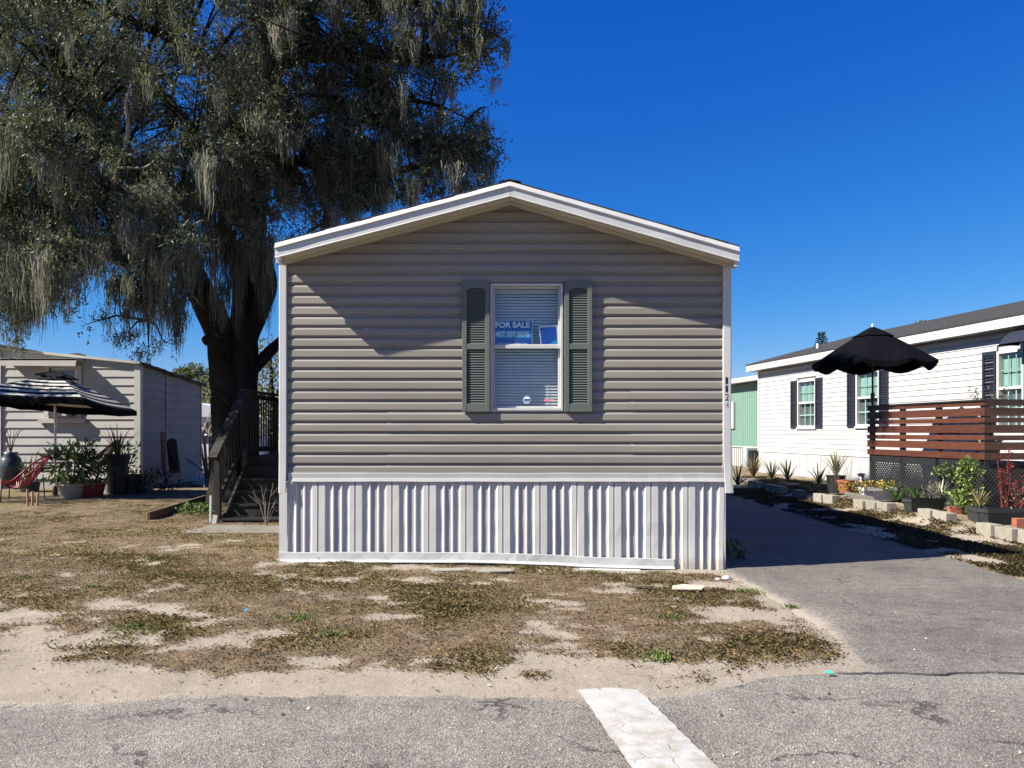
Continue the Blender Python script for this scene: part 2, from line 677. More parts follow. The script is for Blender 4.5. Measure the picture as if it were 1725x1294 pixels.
def greenness(x, y):
    g = .22 + .9 * fbm(x * .8 + 7, y * .9, 3.0, 3) + .4 * blob(x, y, -2.5, 7.6, 1.5, .7) + .3 * blob(x, y, 1.9, 5.6, .4, .3)
    return max(0, min(1, g))


def sheet(name, mat, xs, ys, zf, cf=None, kind='structure'):
    nx, ny = len(xs), len(ys)
    V = np.zeros((ny, nx, 3), dtype=np.float32)
    C = np.zeros((ny, nx, 3), dtype=np.float32)
    for j, y in enumerate(ys):
        for i, x in enumerate(xs):
            V[j, i] = (x, y, zf(x, y))
            if cf:
                C[j, i] = cf(x, y)
    idx = np.arange(nx * ny).reshape(ny, nx)
    fc = np.stack([idx[:-1, :-1], idx[:-1, 1:], idx[1:, 1:], idx[1:, :-1]], -1).reshape(-1, 4)
    o = fast_mesh(name, mat, V.reshape(-1, 3), fc, None, C.reshape(-1, 3) if cf else None, kind, True)
    return o


g = MB().poly([(-1500, -1500, -.12), (1500, -1500, -.12), (1500, 1500, -.12), (-1500, 1500, -.12)]).build('ground', 'far_ground')
struct(g)


def road_sand(x, y):
    if x < 2.2:
        d = front_edge(x) - y
    else:
        d = 5.1 - y + .1
    s = 1 - sstep(-.08, .22 + .25 * fbm(x * .8, 1.2) + .35 * sstep(-.5, -4, x), d)
    s *= 1 - .85 * sstep(1.6, 2.6, x)
    s += .42 * blob(x, y, 1.22, 4.3, .22, .45) + .4 * blob(x, y, .35, 4.15, .12, .2)
    s += .35 * max(0, fbm(x * .7, y * 2.5, 8.0, 4))
    return (min(1, max(0, s)), 0, 0)


xs = np.concatenate([np.arange(-40, -8, 2.0), np.arange(-8, 8, .12), np.arange(8, 41, 2.0)])
sheet('road', 'road_asphalt', xs, np.concatenate([np.arange(-9, 2.6, 1.0), np.arange(2.6, 5.35, .09)]), lambda x, y: .004 * fbm(x * .8, y * .8), road_sand)


def drive_z(x, y):
    return T(x, y) + .012 + .006 * fbm(x * 1.3, y * 1.3, 2) - .06 * sstep(5.95, 6.3, x + .08 * fbm(y * 2.0, 5.5, 0) + .12) - .05 * sstep(2.6, 2.2, x)


def drive_sand(x, y):
    s = (1 - sstep(-.05, .30, x - drive_edge(y))) * .70 + .42 * blob(x, y, 2.75, 6.9, .5, .9) + .2 * blob(x, y, 2.9, 8.3, .5, .5)
    s += .6 * sstep(5.55, 5.9, x)
    return (min(1, s), 0, 0)


# the driveway's ragged front lip stands a little above the road
xs = np.arange(2.1, 6.6, .1)
ys = np.concatenate([[5.08], np.arange(5.10, 9.6, .1), np.arange(9.6, 25.01, .35)])


def lipz(x, y):
    return drive_z(x, y) if y > 5.09 else -.03


dw = sheet('driveway', 'drive_asphalt', xs, ys, lipz, drive_sand)
co = np.zeros(len(dw.data.vertices) * 3, dtype=np.float32)
dw.data.vertices.foreach_get('co', co)
co = co.reshape(-1, 3)
for i in range(len(xs) * 2):
    j = .05 * fbm(co[i, 0] * 1.7, 4.4) + .025 * fbm(co[i, 0] * 8, 1.4)
    co[i, 1] += j
dw.data.vertices.foreach_set('co', co.ravel())


def lawn_d(x, y):
    if y < 9.4:
        return min(y - front_edge(x), (drive_edge(y) - x))
    return min(y - front_edge(x), drive_edge(y) - x)


def lawn_z(x, y):
    d = lawn_d(x, y)
    c = cover(x, y)
    z = T(x, y) * 1.0 + max(-.09, min(.02, d * .10)) + .012
    z += (.010 * fbm(x * 2.2, y * 2.2, 9) + .008 * fbm(x * 9, y * 9, 3, 3)) * sstep(-.05, .3, d) + .018 * c * sstep(0, .3, d)
    return z


def lawn_c(x, y):
    return (cover(x, y) * sstep(-.03, .16, lawn_d(x, y)), greenness(x, y), 0)


xs = np.concatenate([np.arange(-30, -12, 1.0), np.arange(-12, -6, .12), np.arange(-6, 2.95, .055)])
ys = np.concatenate([np.arange(4.3, 9.7, .05), np.arange(9.7, 14, .12), np.arange(14, 45, .6)])
sheet('lawn', 'lawn_soil', xs, ys, lawn_z, lawn_c)


def verge_z(x, y):
    d = x - (5.72 + .08 * fbm(y * 1.5, 12.2) + .04 * fbm(y * 6, 2.2))
    return T(x, y) + max(-.08, min(.03, d * .10)) + .012 + .010 * fbm(x * 3, y * 3, 4) + .006 * fbm(x * 10, y * 10, 4)


def verge_cover(x, y):
    n = fbm(x * 1.6, y * .9, 15.0, 5) * .9 + fbm(x * 5, y * 5, 1.0, 3) * .3
    return max(0, min(1, .74 + n - .25 * sstep(6.6, 7.0, x) * sstep(16, 12, y)))


def verge_c(x, y):
    return (verge_cover(x, y), max(0, min(1, .35 + fbm(x, y, 2) + .4 * blob(x, y, 7.6, 24, 2, 3))), 0)


xs = np.concatenate([np.arange(5.5, 10, .1), np.arange(10, 40, 1.5)])
ys = np.concatenate([np.arange(5.3, 18, .1), np.arange(18, 45, .5)])
sheet('verge', 'lawn_soil', xs, ys, verge_z, verge_c)

m = MB()
rows = [[], []]
for i in range(90):
    x = 2.15 + i * .05
    y = 5.085 + .05 * fbm(x * 1.7, 4.4) + .025 * fbm(x * 8, 1.4)
    w_ = .006 + .012 * max(0, fbm(x * 3.0, 8.8) + .4)
    rows[0].append((x, y - w_, .0075 + .004 * fbm(x * .8, y * .8)))
    rows[1].append((x, y + .004, .0095 + .004 * fbm(x * .8, y * .8)))
m.strip(rows)
struct(m.build('joint_crack', 'dark_gap'))

# white painted bar on the road
pl, pr = [], []
RB = []
for i in range(60):
    t = i / 59
    y = 4.74 - t * 2.6
    xl = .405 + (4.74 - y) * .150 + .008 * fbm(y * 6, 1.0) + .006 * fbm(y * 30, 1.)
    xr = .776 + (4.74 - y) * .185 + .012 * fbm(y * 6, 4.0) + .010 * fbm(y * 22, 4.)
    row = []
    for q in range(9):
        s = q / 8
        x = xl + (xr - xl) * s
        yy = y + (.03 * math.sin(math.pi * s) + .012 * fbm(s * 7, 3.)) * (1 - t) ** 8
        row.append((x, yy, .014 + .004 * math.sin(math.pi * s) + .004 * fbm(x * .8, yy * .8)))
    RB.append(row)
n = len(RB[0])
V = np.array(RB, dtype=np.float32).reshape(-1, 3)
idx = np.arange(len(V)).reshape(-1, n)
fc = np.stack([idx[:-1, :-1], idx[:-1, 1:], idx[1:, 1:], idx[1:, :-1]], -1).reshape(-1, 4)[:, ::-1]
cc = np.zeros((len(V), 3), dtype=np.float32)
cc[:, 0] = np.clip((4.55 - V[:, 1]) / .35, 0, 1)
pm = fast_mesh('road_marking', 'road_paint', V, fc, None, cc, None, True)
struct(pm)
pm['label'] = 'wide white painted bar across the road edge with cracked dirty end'

# ------------------------------------------------------------------ main mobile home
D = 9.3


def X9(u):
    return (u - CX) / F * D


def Z9(v):
    return EYE + (CY - v) / F * D


house = thing('mobile_home', 'beige vinyl sided mobile home with gable end, green shutters and white skirting', 'house', (-.08, D, 0))
XL, XR = X9(484), X9(1217)
TL, TR = X9(471.5), X9(1230.5)
ZB, ZE = Z9(797), Z9(441)
APX = X9(857)
ZA = Z9(341)
SL = (ZA - ZE) / (APX - TL)
SRt = (ZA - ZE) / (TR - APX)
BACK = 23.0


def gable_x(z):
    """wall limits left and right at height z"""
    if z <= ZE:
        return XL, XR
    return max(XL, TL + (z - ZE) / SL), min(XR, TR - (z - ZE) / SRt)


# wall core behind the siding, with the window opening left open
WX0, WX1, WZ0, WZ1 = X9(826), X9(947.5), Z9(691.5), Z9(479)
m = MB()
yc, yb = D + .004, D + .12
m.box(TL + .01, WX0, yc, yb, ZB - .02, ZE)
m.box(WX1, TR - .01, yc, yb, ZB - .02, ZE)
m.box(WX0, WX1, yc, yb, ZB - .02, WZ0)
m.box(WX0, WX1, yc, yb, WZ1, ZE)
m.prism([(TL + .01, yc, ZE), (APX, yc, ZA), (TR - .01, yc, ZE)], (0, .116, 0))
m.build('wall', 'dark_gap', house)
# long side walls and floor
B('side_wall', 'siding', house, (TL + .012, TL + .08, D + .125, BACK, ZB - .02, ZE))
B('side_wall', 'siding', house, (TR - .08, TR - .012, D + .125, BACK, ZB - .02, ZE))
B('floor', 'dark_gap', house, (TL + .02, TR - .02, D + .13, BACK - .01, ZB - .14, ZB - .03))

# lap siding, course by course
LAP = 17.85 / F * D
PROF = [(-.0025, -.003), (.0205, -.0045), (.0215, .003), (.0195, .060), (.0190, .068), (.0170, .072), (.0030, .096), (-.0030, .1005), (-.0030, .1265)]
SEAM_L, SEAM_R = X9(652), X9(1062)
course = 0
z = ZB
while z < ZA - .01:
    a, b = gable_x(z)
    if b - a < .05:
        break
    cuts = [a, b]
    pair = course // 2
    if pair in (0, 2, 9):
        cuts = [a, SEAM_L + .004 * (course % 2), b]
    if pair in (1, 3, 10):
        cuts = [a, SEAM_R, b]
    segs = []
    for i in range(len(cuts) - 1):
        segs.append((cuts[i], cuts[i + 1], i))
    # leave the window out
    out = []
    for (s0, s1, i) in segs:
        if z + LAP > WZ0 and z < WZ1 and s0 < WX0 and s1 > WX1:
            out += [(s0, WX0 + .01, i, -9, 9), (WX1 - .01, s1, i, -9, 9)]
            if z < WZ0:
                out.append((WX0 + .011, WX1 - .011, i, -9, WZ0 + .012))
            elif z + LAP > WZ1:
                out.append((WX0 + .011, WX1 - .011, i, WZ1 - .012, 9))
        else:
            out.append((s0, s1, i, -9, 9))
    for (s0, s1, i, zlo, zhi) in out:
        mm = MB()
        rows = []
        nseg = max(2, int((s1 - s0) / .35))
        wob = RND.uniform(0, 50)
        for (o_, dz) in PROF:
            zz = max(zlo, min(zhi, z + dz))
            ga, gb = gable_x(zz)
            e0, e1 = (max(s0, ga), min(s1, gb))
            if e1 < e0:
                e0 = e1 = (ga + gb) / 2
            row = []
            for q in range(nseg + 1):
                x = e0 + (e1 - e0) * q / nseg
                row.append((x, D - o_ - (.004 * i) - .0016 * fbm(x * 1.3, wob) * (dz < .07), zz + .0012 * fbm(x * 1.1, wob + 3)))
            rows.append(row)
        rows.reverse()
        mm.strip(rows)
        mm.build('siding_plank', 'siding', house, smooth=False)
    course += 1
    z += LAP

# corner trims (bent vinyl angles hanging past the skirting top)
for side in (-1, 1):
    x0, x1 = (TL, XL + .004) if side < 0 else (XR - .004, TR)
    mm = MB()
    lo = Z9(830)
    rows = []
    for q in range(9):
        zz = ZE + .02 + (lo - ZE - .02) * q / 8
        fl = .02 * max(0, (q - 6) / 2) ** 2
        rows.append([(x0 + side * fl * (side > 0), D - .037 - fl, zz), (x0 + (x1 - x0) * .1 + side * fl * (side > 0), D - .041 - fl, zz), (x1 - (x1 - x0) * .1, D - .041 - fl, zz), (x1 + side * fl * (side > 0), D - .037 - fl, zz)])
    mm.strip([list(reversed(r)) for r in rows])
    mm.box(x0 if side < 0 else x1 - .006, x0 + .006 if side < 0 else x1, D - .029, D + .13, lo, ZE + .02)
    mm.box(x1 - .006 if side < 0 else x0, x1 if side < 0 else x0 + .006, D - .029, D + .003, lo + .17, ZE + .02)
    mm.build('corner_trim', 'white_trim', house)

# roof: deck, shingle courses, fascia, soffit, screws
OH = .385
YF = D - OH
px9 = F / YF


def XF(u):
    return (u - CX) / px9


def ZF(v):
    return EYE + (CY - v) / px9


RLX, RRX = XF(463.5), XF(1245)
RAX = XF(859)
RZL, RZR, RZA = ZF(409), ZF(415), ZF(305)
FH = .178
eL = Vector((RLX, 0, RZL))
eR = Vector((RRX, 0, RZR))
eA = Vector((RAX, 0, RZA))
m = MB()
m.prism([(eL.x, YF + .012, eL.z - .035), (eA.x, YF + .012, eA.z - .03), (eR.x, YF + .012, eR.z - .035), (eR.x, YF + .012, eR.z - .005), (eA.x, YF + .012, eA.z), (eL.x, YF + .012, eL.z - .005)], (0, BACK - YF, 0))
roof = m.build('roof', 'shingle', house)
for side, e in ((-1, eL), (1, eR)):
    ncourse = 20
    for i in range(ncourse):
        a = e.lerp(eA, i / ncourse)
        b = e.lerp(eA, (i + 1.15) / ncourse if i < ncourse - 1 else 1)
        mm = MB()
        jut = RND.uniform(-.008, .01)
        th = .012
        mm.prism([(a.x, YF - .004 + jut, a.z), (b.x, YF - .004 + jut, b.z + .004), (b.x, YF - .004 + jut, b.z + .010), (a.x, YF - .004 + jut, a.z + th)], (0, BACK - YF - .02, 0))
        mm.build('shingle_course', 'shingle', roof)
m = MB()
ridge = [(RAX + dx, dz) for dx, dz in ((-.13, -.035 + .028), (0, .024), (.13, -.035 + .028))]
m.prism([(x, YF - .012, RZA + dz) for x, dz in ridge] + [(RAX, YF - .012, RZA + .012)], (0, BACK - YF, 0))
m.build('ridge_cap', 'shingle', roof)

for side, e in ((-1, eL), (1, eR)):
    prof = [(.010, -.004), (-.004, -.006), (-.030, -.062), (-.028, -.070), (-.010, -.074), (-.012, -FH + .012), (-.016, -FH), (.004, -FH - .006)]
    mm = MB()
    rows = []
    for (oy, dz) in prof:
        row = []
        for q in range(13):
            p = e.lerp(eA, q / 12)
            w = .0025 * fbm(q * .7 + 31 * side, dz * 10)
            row.append((p.x, YF + oy + w, p.z + dz + .0035 * fbm(q * .6, 3 + side)))
        rows.append(row)
    if side < 0:
        rows.reverse()
    mm.strip(rows)
    mm.build('fascia', 'white_trim', house)
    # boxed end return under the eave
    xa, xb = (e.x, e.x + .075) if side < 0 else (e.x - .055, e.x)
    B('eave_return', 'white_trim', house, (xa + .004, xb - .004, YF + .008, YF + .14, e.z - FH - .055, e.z - FH + .03), bevel=.006)
    B('eave_fascia', 'white_trim', house, (xa, xa + .02 if side < 0 else xb - .0, YF + .15, BACK, e.z - FH, e.z - .04))
    # soffit of long ribbed strips
    for s in range(4):
        y0, y1 = YF + .006 + (D - YF - .02) * s / 4, YF + .006 + (D - YF - .02) * (s + 1) / 4
        dzs = .004 if s % 2 else 0
        mm = MB()
        a, b = e, eA
        zz = -FH - .002
        rows = []
        for (yy, dz) in ((y0, -.004 + dzs), (y0 + .004, dzs), (y1 - .004, dzs), (y1, -.004 + dzs)):
            rows.append([(a.x + (b.x - a.x) * q / 10, yy, a.z + (b.z - a.z) * q / 10 + zz + dz) for q in range(11)])
        if side > 0:
            rows.reverse()
        mm.strip(rows)
        mm.build('soffit_strip', 'soffit_vinyl', house)
scr = MB().lathe([(0.0001, -.004), (.006, -.003), (.007, 0)], 8).build('screw', 'screw', house, raw=True)
first = True
for side, e in ((-1, eL), (1, eR)):
    for q in range(7):
        p = e.lerp(eA, (q + .35) / 6.6)
        loc = Vector((p.x, D - .045, p.z - FH - .008)) - house.location
        if first:
            scr.location = loc
            first = False
        else:
            piece(scr, 'screw', loc, None, house)

# plumbing vent on the left roof slope
vp = Vector((XF(714) * 1.05, YF + 1.2, RZA - .27))
m = MB().tube([vp - Vector((0, 0, .2)), vp + Vector((0, 0, .29))], .033, 14)
m.build('vent_pipe', 'steel', house)

# ---- skirting
SK0, SK1 = X9(474), X9(1221)
sk_top = Z9(812)
NPAN = 12
PW = (SK1 - SK0) / NPAN
prof = [(0, .0), (.004, .0), (.022, 1), (.185, 1), (.215, 0), (.36, 0), (.395, .95), (.42, .95), (.445, .08)]
prof2 = [(.445, .08), (.59, .08)]
prof3 = [(.59, .08), (.625, .95), (.65, .95), (.675, 0), (.81, 0), (.845, 1), (.978, 1), (.996, 0), (1.0, 0)]
for i in range(NPAN):
    x0 = SK0 + i * PW
    amp = RND.uniform(.6, 1.4)
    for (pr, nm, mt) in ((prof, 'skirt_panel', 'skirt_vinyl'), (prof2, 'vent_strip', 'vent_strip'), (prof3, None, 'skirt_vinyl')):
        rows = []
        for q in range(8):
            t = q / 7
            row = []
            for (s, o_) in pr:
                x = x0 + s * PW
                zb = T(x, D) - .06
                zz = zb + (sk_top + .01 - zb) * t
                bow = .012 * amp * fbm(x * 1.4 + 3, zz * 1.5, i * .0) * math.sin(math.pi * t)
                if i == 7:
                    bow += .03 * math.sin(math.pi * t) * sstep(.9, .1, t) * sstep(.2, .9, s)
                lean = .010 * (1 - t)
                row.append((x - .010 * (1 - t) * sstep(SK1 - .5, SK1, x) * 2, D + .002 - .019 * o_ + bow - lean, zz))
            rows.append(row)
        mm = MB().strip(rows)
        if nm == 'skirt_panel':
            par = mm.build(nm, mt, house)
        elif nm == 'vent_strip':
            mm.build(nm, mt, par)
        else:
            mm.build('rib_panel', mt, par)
B('skirt_corner', 'skirt_vinyl', house, (SK0 - .02, SK0 + .075, D - .024, D + .02, -.02, sk_top + .004), (SK0 - .02, SK0 + .01, D + .021, BACK, -.02, sk_top + .004))
B('side_skirt', 'skirt_vinyl', house, (SK1 - .02, SK1 + .004, D - .016, BACK, -.14, sk_top + .004))
# top trim: two lengths meeting at a bent seam
for (u0, u1, dy) in ((486, 1021, 0), (1020, 1219, .006)):
    xa, xb = X9(u0), X9(u1)
    mm = MB()
    rows = []
    for (oy, zz) in ((.028, ZB + .004), (.030, ZB - .004), (.026, ZB - .055), (.034, ZB - .100), (.030, ZB - .108), (.018, ZB - .110)):
        rows.append([(xa + (xb - xa) * q / 14, D - oy - dy - .004 * fbm(q * .5 + u0, 1.0), zz + .006 * fbm(q * .35 + u0, 2.0)) for q in range(15)])
    rows.reverse()
    mm.strip(rows)
    mm.build('skirt_top_trim', 'white_trim', house)
B('trim_lip', 'white_trim', house, (X9(486), X9(1218), D - .022, D - .002, ZB + .006, ZB + .014))
# bottom trim: wavy angle, short of the right end
xa, xb = X9(471), X9(1135)
mm = MB()
rows = []
for (oy, dz) in ((.024, .112), (.030, .108), (.034, .02), (.070, .006), (.075, -.004)):
    row = []
    for q in range(41):
        t = q / 40
        x = xa + (xb - xa) * t
        zb = Z9(945) + (Z9(946) - Z9(945)) * t - .075 * sstep(.45, 1.0, t) - .006 * fbm(x * 1.6, 2.)
        row.append((x, D - oy - .008 * fbm(x * 2.5, dz * 9) - .012 * math.exp(-((x - .0) / .06) ** 2), zb + dz * (1 + .05 * fbm(x * 3, 7))))
    rows.append(row)
rows.reverse()
mm.strip(rows)
mm.build('skirt_bottom_trim', 'white_trim', house)
sc2 = MB().box(-.006, .006, -.004, .004, -.003, .003).build('trim_screw', 'screw', house, raw=True)
for i, u in enumerate((535, 607, 650, 775, 853, 905, 975, 1098)):
    loc = Vector((X9(u), D - .044, Z9(937) - .06 * sstep(700, 1135, u) * 1.1)) - house.location
    if i == 0:
        sc2.location = loc
    else:
        piece(sc2, 'trim_screw', loc, (0, .6, 0), house)

# ---- window
win = MB()
fr = .030
FX0, FX1, FZ0, FZ1 = X9(826), X9(948), Z9(692), Z9(478.5)
ZM = Z9(585)
for b in ((FX0, FX0 + fr, FZ0, FZ1), (FX1 - fr, FX1, FZ0, FZ1), (FX0 + fr, FX1 - fr, FZ1 - fr, FZ1), (FX0 + fr, FX1 - fr, FZ0, FZ0 + fr)):
    win.box(b[0], b[1], D - .036, D + .10, b[2], b[3])
# nailing flange
win.box(FX0 - .012, FX1 + .012, D - .030, D - .022, FZ0 - .012, FZ0 - .0005)
win = win.build('window', 'white_trim', house, bevel=.003)
sf = .024
ix0, ix1 = FX0 + fr + .001, FX1 - fr - .001


def sash(name, z0, z1, y):
    mm = MB()
    for b in ((ix0, ix0 + sf, z0, z1), (ix1 - sf, ix1, z0, z1), (ix0 + sf, ix1 - sf, z1 - sf, z1), (ix0 + sf, ix1 - sf, z0, z0 + sf)):
        mm.box(b[0], b[1], y, y + .026, b[2], b[3])
    o = mm.build(name, 'white_trim', win, bevel=.003)
    return o


sash('upper_sash', ZM + .012, FZ1 - fr - .001, D + .008)
sash('lower_sash', FZ0 + fr + .001, ZM + .010, D + .034)
B('meeting_rail', 'white_trim', win, (ix0 - .0005, ix1 + .0005, D - .006, D + .0075, ZM - .018, ZM + .028), bevel=.004)
B('upper_pane', 'glass', win, (ix0 + sf - .002, ix1 - sf + .002, D + .020, D + .0225, ZM + .012 + sf - .002, FZ1 - fr - sf + .002))
B('lower_pane', 'glass', win, (ix0 + sf - .002, ix1 - sf + .002, D + .046, D + .0485, FZ0 + fr + sf - .002, ZM + .010 - sf + .002))
# stickers on the lower pane
sx, sz = X9(887.5), Z9(673.5)
so = MB().lathe([(.0001, 0), (.052, 0), (.052, -.001), (.0001, -.001)], 8).build('sticker', 'sticker_pale', win, raw=True)
so.rotation_euler = (R(90), R(22.5), 0)
so.location = Vector((sx, D + .0445, sz)) - house.location
B('sticker_bar', 'sign_navy', win, (sx - .034, sx + .036, D + .0415, D + .0425, sz - .006, sz + .006))
B('sticker_cap', 'sign_white', win, (sx - .030, sx + .030, D + .0415, D + .0425, sz + .013, sz + .030))
m = MB()
m.prism([(X9(915.5), D + .0435, Z9(675)), (X9(918), D + .0435, Z9(676.3)), (X9(927), D + .0435, Z9(676)), (X9(929), D + .0435, Z9(674.6)), (X9(935), D + .0435, Z9(674.6)), (X9(935), D + .0435, Z9(672.9)), (X9(918), D + .0435, Z9(672.2))], (0, .001, 0))
m.build('sticker_strip', 'sticker_red', win)
# blinds
bl = MB()
rows = []
for q in range(5):
    t = q / 4
    zt_, yt_ = .0148 * (2 * t - 1), -.007 + .014 * t - .002 * math.sin(math.pi * t)
    rows.append([(ix0 + .012, D + .10 + yt_, zt_), (ix1 - .012, D + .10 + yt_, zt_)])
bl.strip(rows)
slat = bl.build('blind_slat', 'blind', win, smooth=True, raw=True)
zz = FZ0 + fr + .03
i = 0
W0 = W(win)
while zz < FZ1 - fr - .045:
    loc = (0, 0, zz)
    rot = (RND.uniform(-.05, .05), RND.uniform(-.0025, .0025), 0)
    if i == 0:
        slat.data.transform(Matrix.Translation(Vector((0, -D - .10, 0))))
        slat.location = (-W0.x, .15, zz - W0.z)
    else:
        piece(slat, 'blind_slat', (-W0.x, .15, zz - W0.z), rot, win)
    i += 1
    zz += .0355
B('blind_headrail', 'blind', win, (ix0 + .008, ix1 - .008, D + .135, D + .168, FZ1 - fr - .04, FZ1 - fr - .012))
for xx in (ix0 + .13, ix1 - .15):
    MB().tube([(xx, D + .136, FZ0 + fr + .03), (xx, D + .136, FZ1 - fr - .03)], .0016, 5).build('blind_cord', 'blind', win)
m = MB()
m.box(ix0 - .02, ix1 + .02, D + .60, D + .62, FZ0, FZ1)
m.box(ix0 - .03, ix0 - .015, D + .125, D + .60, FZ0, FZ1)
m.box(ix1 + .015, ix1 + .03, D + .125, D + .60, FZ0, FZ1)
m.build('room_back', 'room_dark', win)

# ---- shutters
def shutter(u0, u1):
    x0, x1 = X9(u0), X9(u1)
    z0, z1 = Z9(694), Z9(474.5)
    st = .056
    up0, up1 = Z9(580), Z9(487)
    lw0, lw1 = Z9(680.5), Z9(589.5)
    ya, yb2 = D - .066, D - .0215
    sh = B('shutter', 'shutter_green', house, (x0, x0 + st, ya, yb2, z0, z1), (x1 - st, x1, ya, yb2, z0, z1))
    b = sh.modifiers.new('bevel', 'BEVEL')
    b.width = .004
    b.segments = 2
    b.limit_method = 'ANGLE'
    B('bottom_rail', 'shutter_green', sh, (x0 + st, x1 - st, ya + .002, yb2, z0, lw0), bevel=.003)
    B('middle_rail', 'shutter_green', sh, (x0 + st, x1 - st, ya + .002, yb2, lw1, up0), bevel=.003)
    # top rail with an arched lower edge
    pts = [(x0 + st, ya + .002, z1), (x0 + st, ya + .002, up1 - .025)]
    for q in range(1, 12):
        t = q / 12
        pts.append((x0 + st + (x1 - x0 - 2 * st) * t, ya + .002, up1 - .025 + .028 * (math.sin(math.pi * t)) ** .8))
    pts += [(x1 - st, ya + .002, up1 - .025), (x1 - st, ya + .002, z1)]
    MB().prism(pts, (0, .036, 0)).build('top_rail', 'shutter_green', sh)
    B('backing', 'dark_gap', sh, (x0 + st, x1 - st, yb2 - .004, yb2 - .001, lw0, up1 + .01))
    src = None
    o = W(sh)
    for (a, b2) in ((lw0, lw1), (up0, up1)):
        n = int(round((b2 - a) / .0292))
        for i in range(n):
            zc = a + (b2 - a) * (i + .5) / n
            if src is None:
                mm = MB()
                mm.beam((x0 + st, 0, 0), (x1 - st, 0, 0), .034, .006, up=(0, -.78, .62))
                src = mm.build('slat', 'shutter_green', sh, raw=True)
                src.location = Vector((0, D - .042, zc)) - o
            else:
                piece(src, 'slat', Vector((0, D - .042, zc)) - o, None, sh)
    s0 = None
    for zz in (z0 + .07, z0 + .48, z0 + .70, z0 + .83, z0 + 1.25):
        for xx in (x0 + .018, x1 - .018):
            loc = Vector((xx, ya - .002, zz)) - o
            if s0 is None:
                s0 = MB().lathe([(.0001, 0), (.005, .0), (.006, .004)], 6).build('screw', 'screw', sh, raw=True)
                s0.data.transform(Matrix.Rotation(R(-90), 4, 'X'))
                s0.location = loc
            else:
                piece(s0, 'screw', loc, None, sh)
    return sh


shutter(779, 825.5)
shutter(950.5, 997)


# ---- lettering helper
def text(name, s, mat, parent, x0, x1, z0, z1, y, off=0.0, rot=0.0):
    cu = bpy.data.curves.new(name, 'FONT')
    cu.body = s
    cu.offset = off
    cu.extrude = .0
    ob = bpy.data.objects.new('tmp_text', cu)
    COL.objects.link(ob)
    bpy.context.view_layer.update()
    me = bpy.data.meshes.new_from_object(ob.evaluated_get(bpy.context.evaluated_depsgraph_get()))
    bpy.data.objects.remove(ob)
    bpy.data.curves.remove(cu)
    co = np.zeros(len(me.vertices) * 3, dtype=np.float32)
    me.vertices.foreach_get('co', co)
    co = co.reshape(-1, 3)
    lo, hi = co.min(0), co.max(0)
    o = W(parent)
    nx = x0 + (co[:, 0] - lo[0]) / (hi[0] - lo[0]) * (x1 - x0)
    nz = z0 + (co[:, 1] - lo[1]) / (hi[1] - lo[1]) * (z1 - z0)
    if rot:
        cx, cz = (x0 + x1) / 2, (z0 + z1) / 2
        c_, s_ = math.cos(rot), math.sin(rot)
        nx, nz = cx + (nx - cx) * c_ - (nz - cz) * s_, cz + (nx - cx) * s_ + (nz - cz) * c_
    co[:, 0], co[:, 1], co[:, 2] = nx - o.x, y - o.y, nz - o.z
    me.vertices.foreach_set('co', co.ravel())
    me.name = name
    me.materials.clear()
    me.materials.append(M[mat])
    me.update()
    ob = bpy.data.objects.new(name, me)
    COL.objects.link(ob)
    ob.parent = parent
    return ob


# house number down the right corner trim
for (s, u0, u1, v0, v1, mt) in (('1', 1220.6, 1224.6, 636, 647.5, 'number_black'), ('1', 1220.6, 1224.6, 650, 661, 'number_black'), ('2', 1220.2, 1226.2, 663.5, 675, 'number_black'), ('4', 1220.8, 1226, 678, 687, 'number_faded')):
    o = text('house_number', s, mt, house, X9(u0), X9(u1), Z9(v1), Z9(v0), D - .0425, .004)
    o['label'] = 'black house number digit' if mt == 'number_black' else 'faded grey house number digit'

# sign and leaflet standing inside the upper pane
sg = thing('for_sale_sign', 'blue for sale sign with phone number standing inside the front window', 'sign', (X9(863), D + .06, Z9(582)))
ys_ = D + .030
sa, sb = X9(830.6), X9(897)
zt, zbm = Z9(539.5), Z9(582.5)
B('board', 'sign_white', sg, (sa, sb, ys_, ys_ + .004, zbm, zt))
B('top_band', 'sign_navy', sg, (sa + .004, sb - .006, ys_ - .0012, ys_, Z9(556.5), zt - .004))
B('phone_band', 'sign_sky', sg, (sa + .004, sb - .006, ys_ - .0013, ys_, Z9(569), Z9(556.5)))
B('bottom_band', 'sign_navy', sg, (sa + .004, sb - .006, ys_ - .0012, ys_, zbm, Z9(569)))
yt = ys_ - .0025
text('lettering', 'FOR SALE', 'sign_white', sg, X9(834.3), X9(892.5), Z9(551.8), Z9(541.8), yt, .035)
text('lettering', '407.207.0076', 'sign_white', sg, X9(834.5), X9(892), Z9(567.3), Z9(558.2), yt, .018)
text('lettering', 'Buy this. Sell it here.\u2122', 'sign_fade', sg, X9(858), X9(893.5), Z9(573.8), Z9(570.5), yt, .0)
text('lettering', 'EmphoraHomeSales.com', 'sign_white', sg, X9(838), X9(888), Z9(582.2), Z9(576.5), yt, .012)

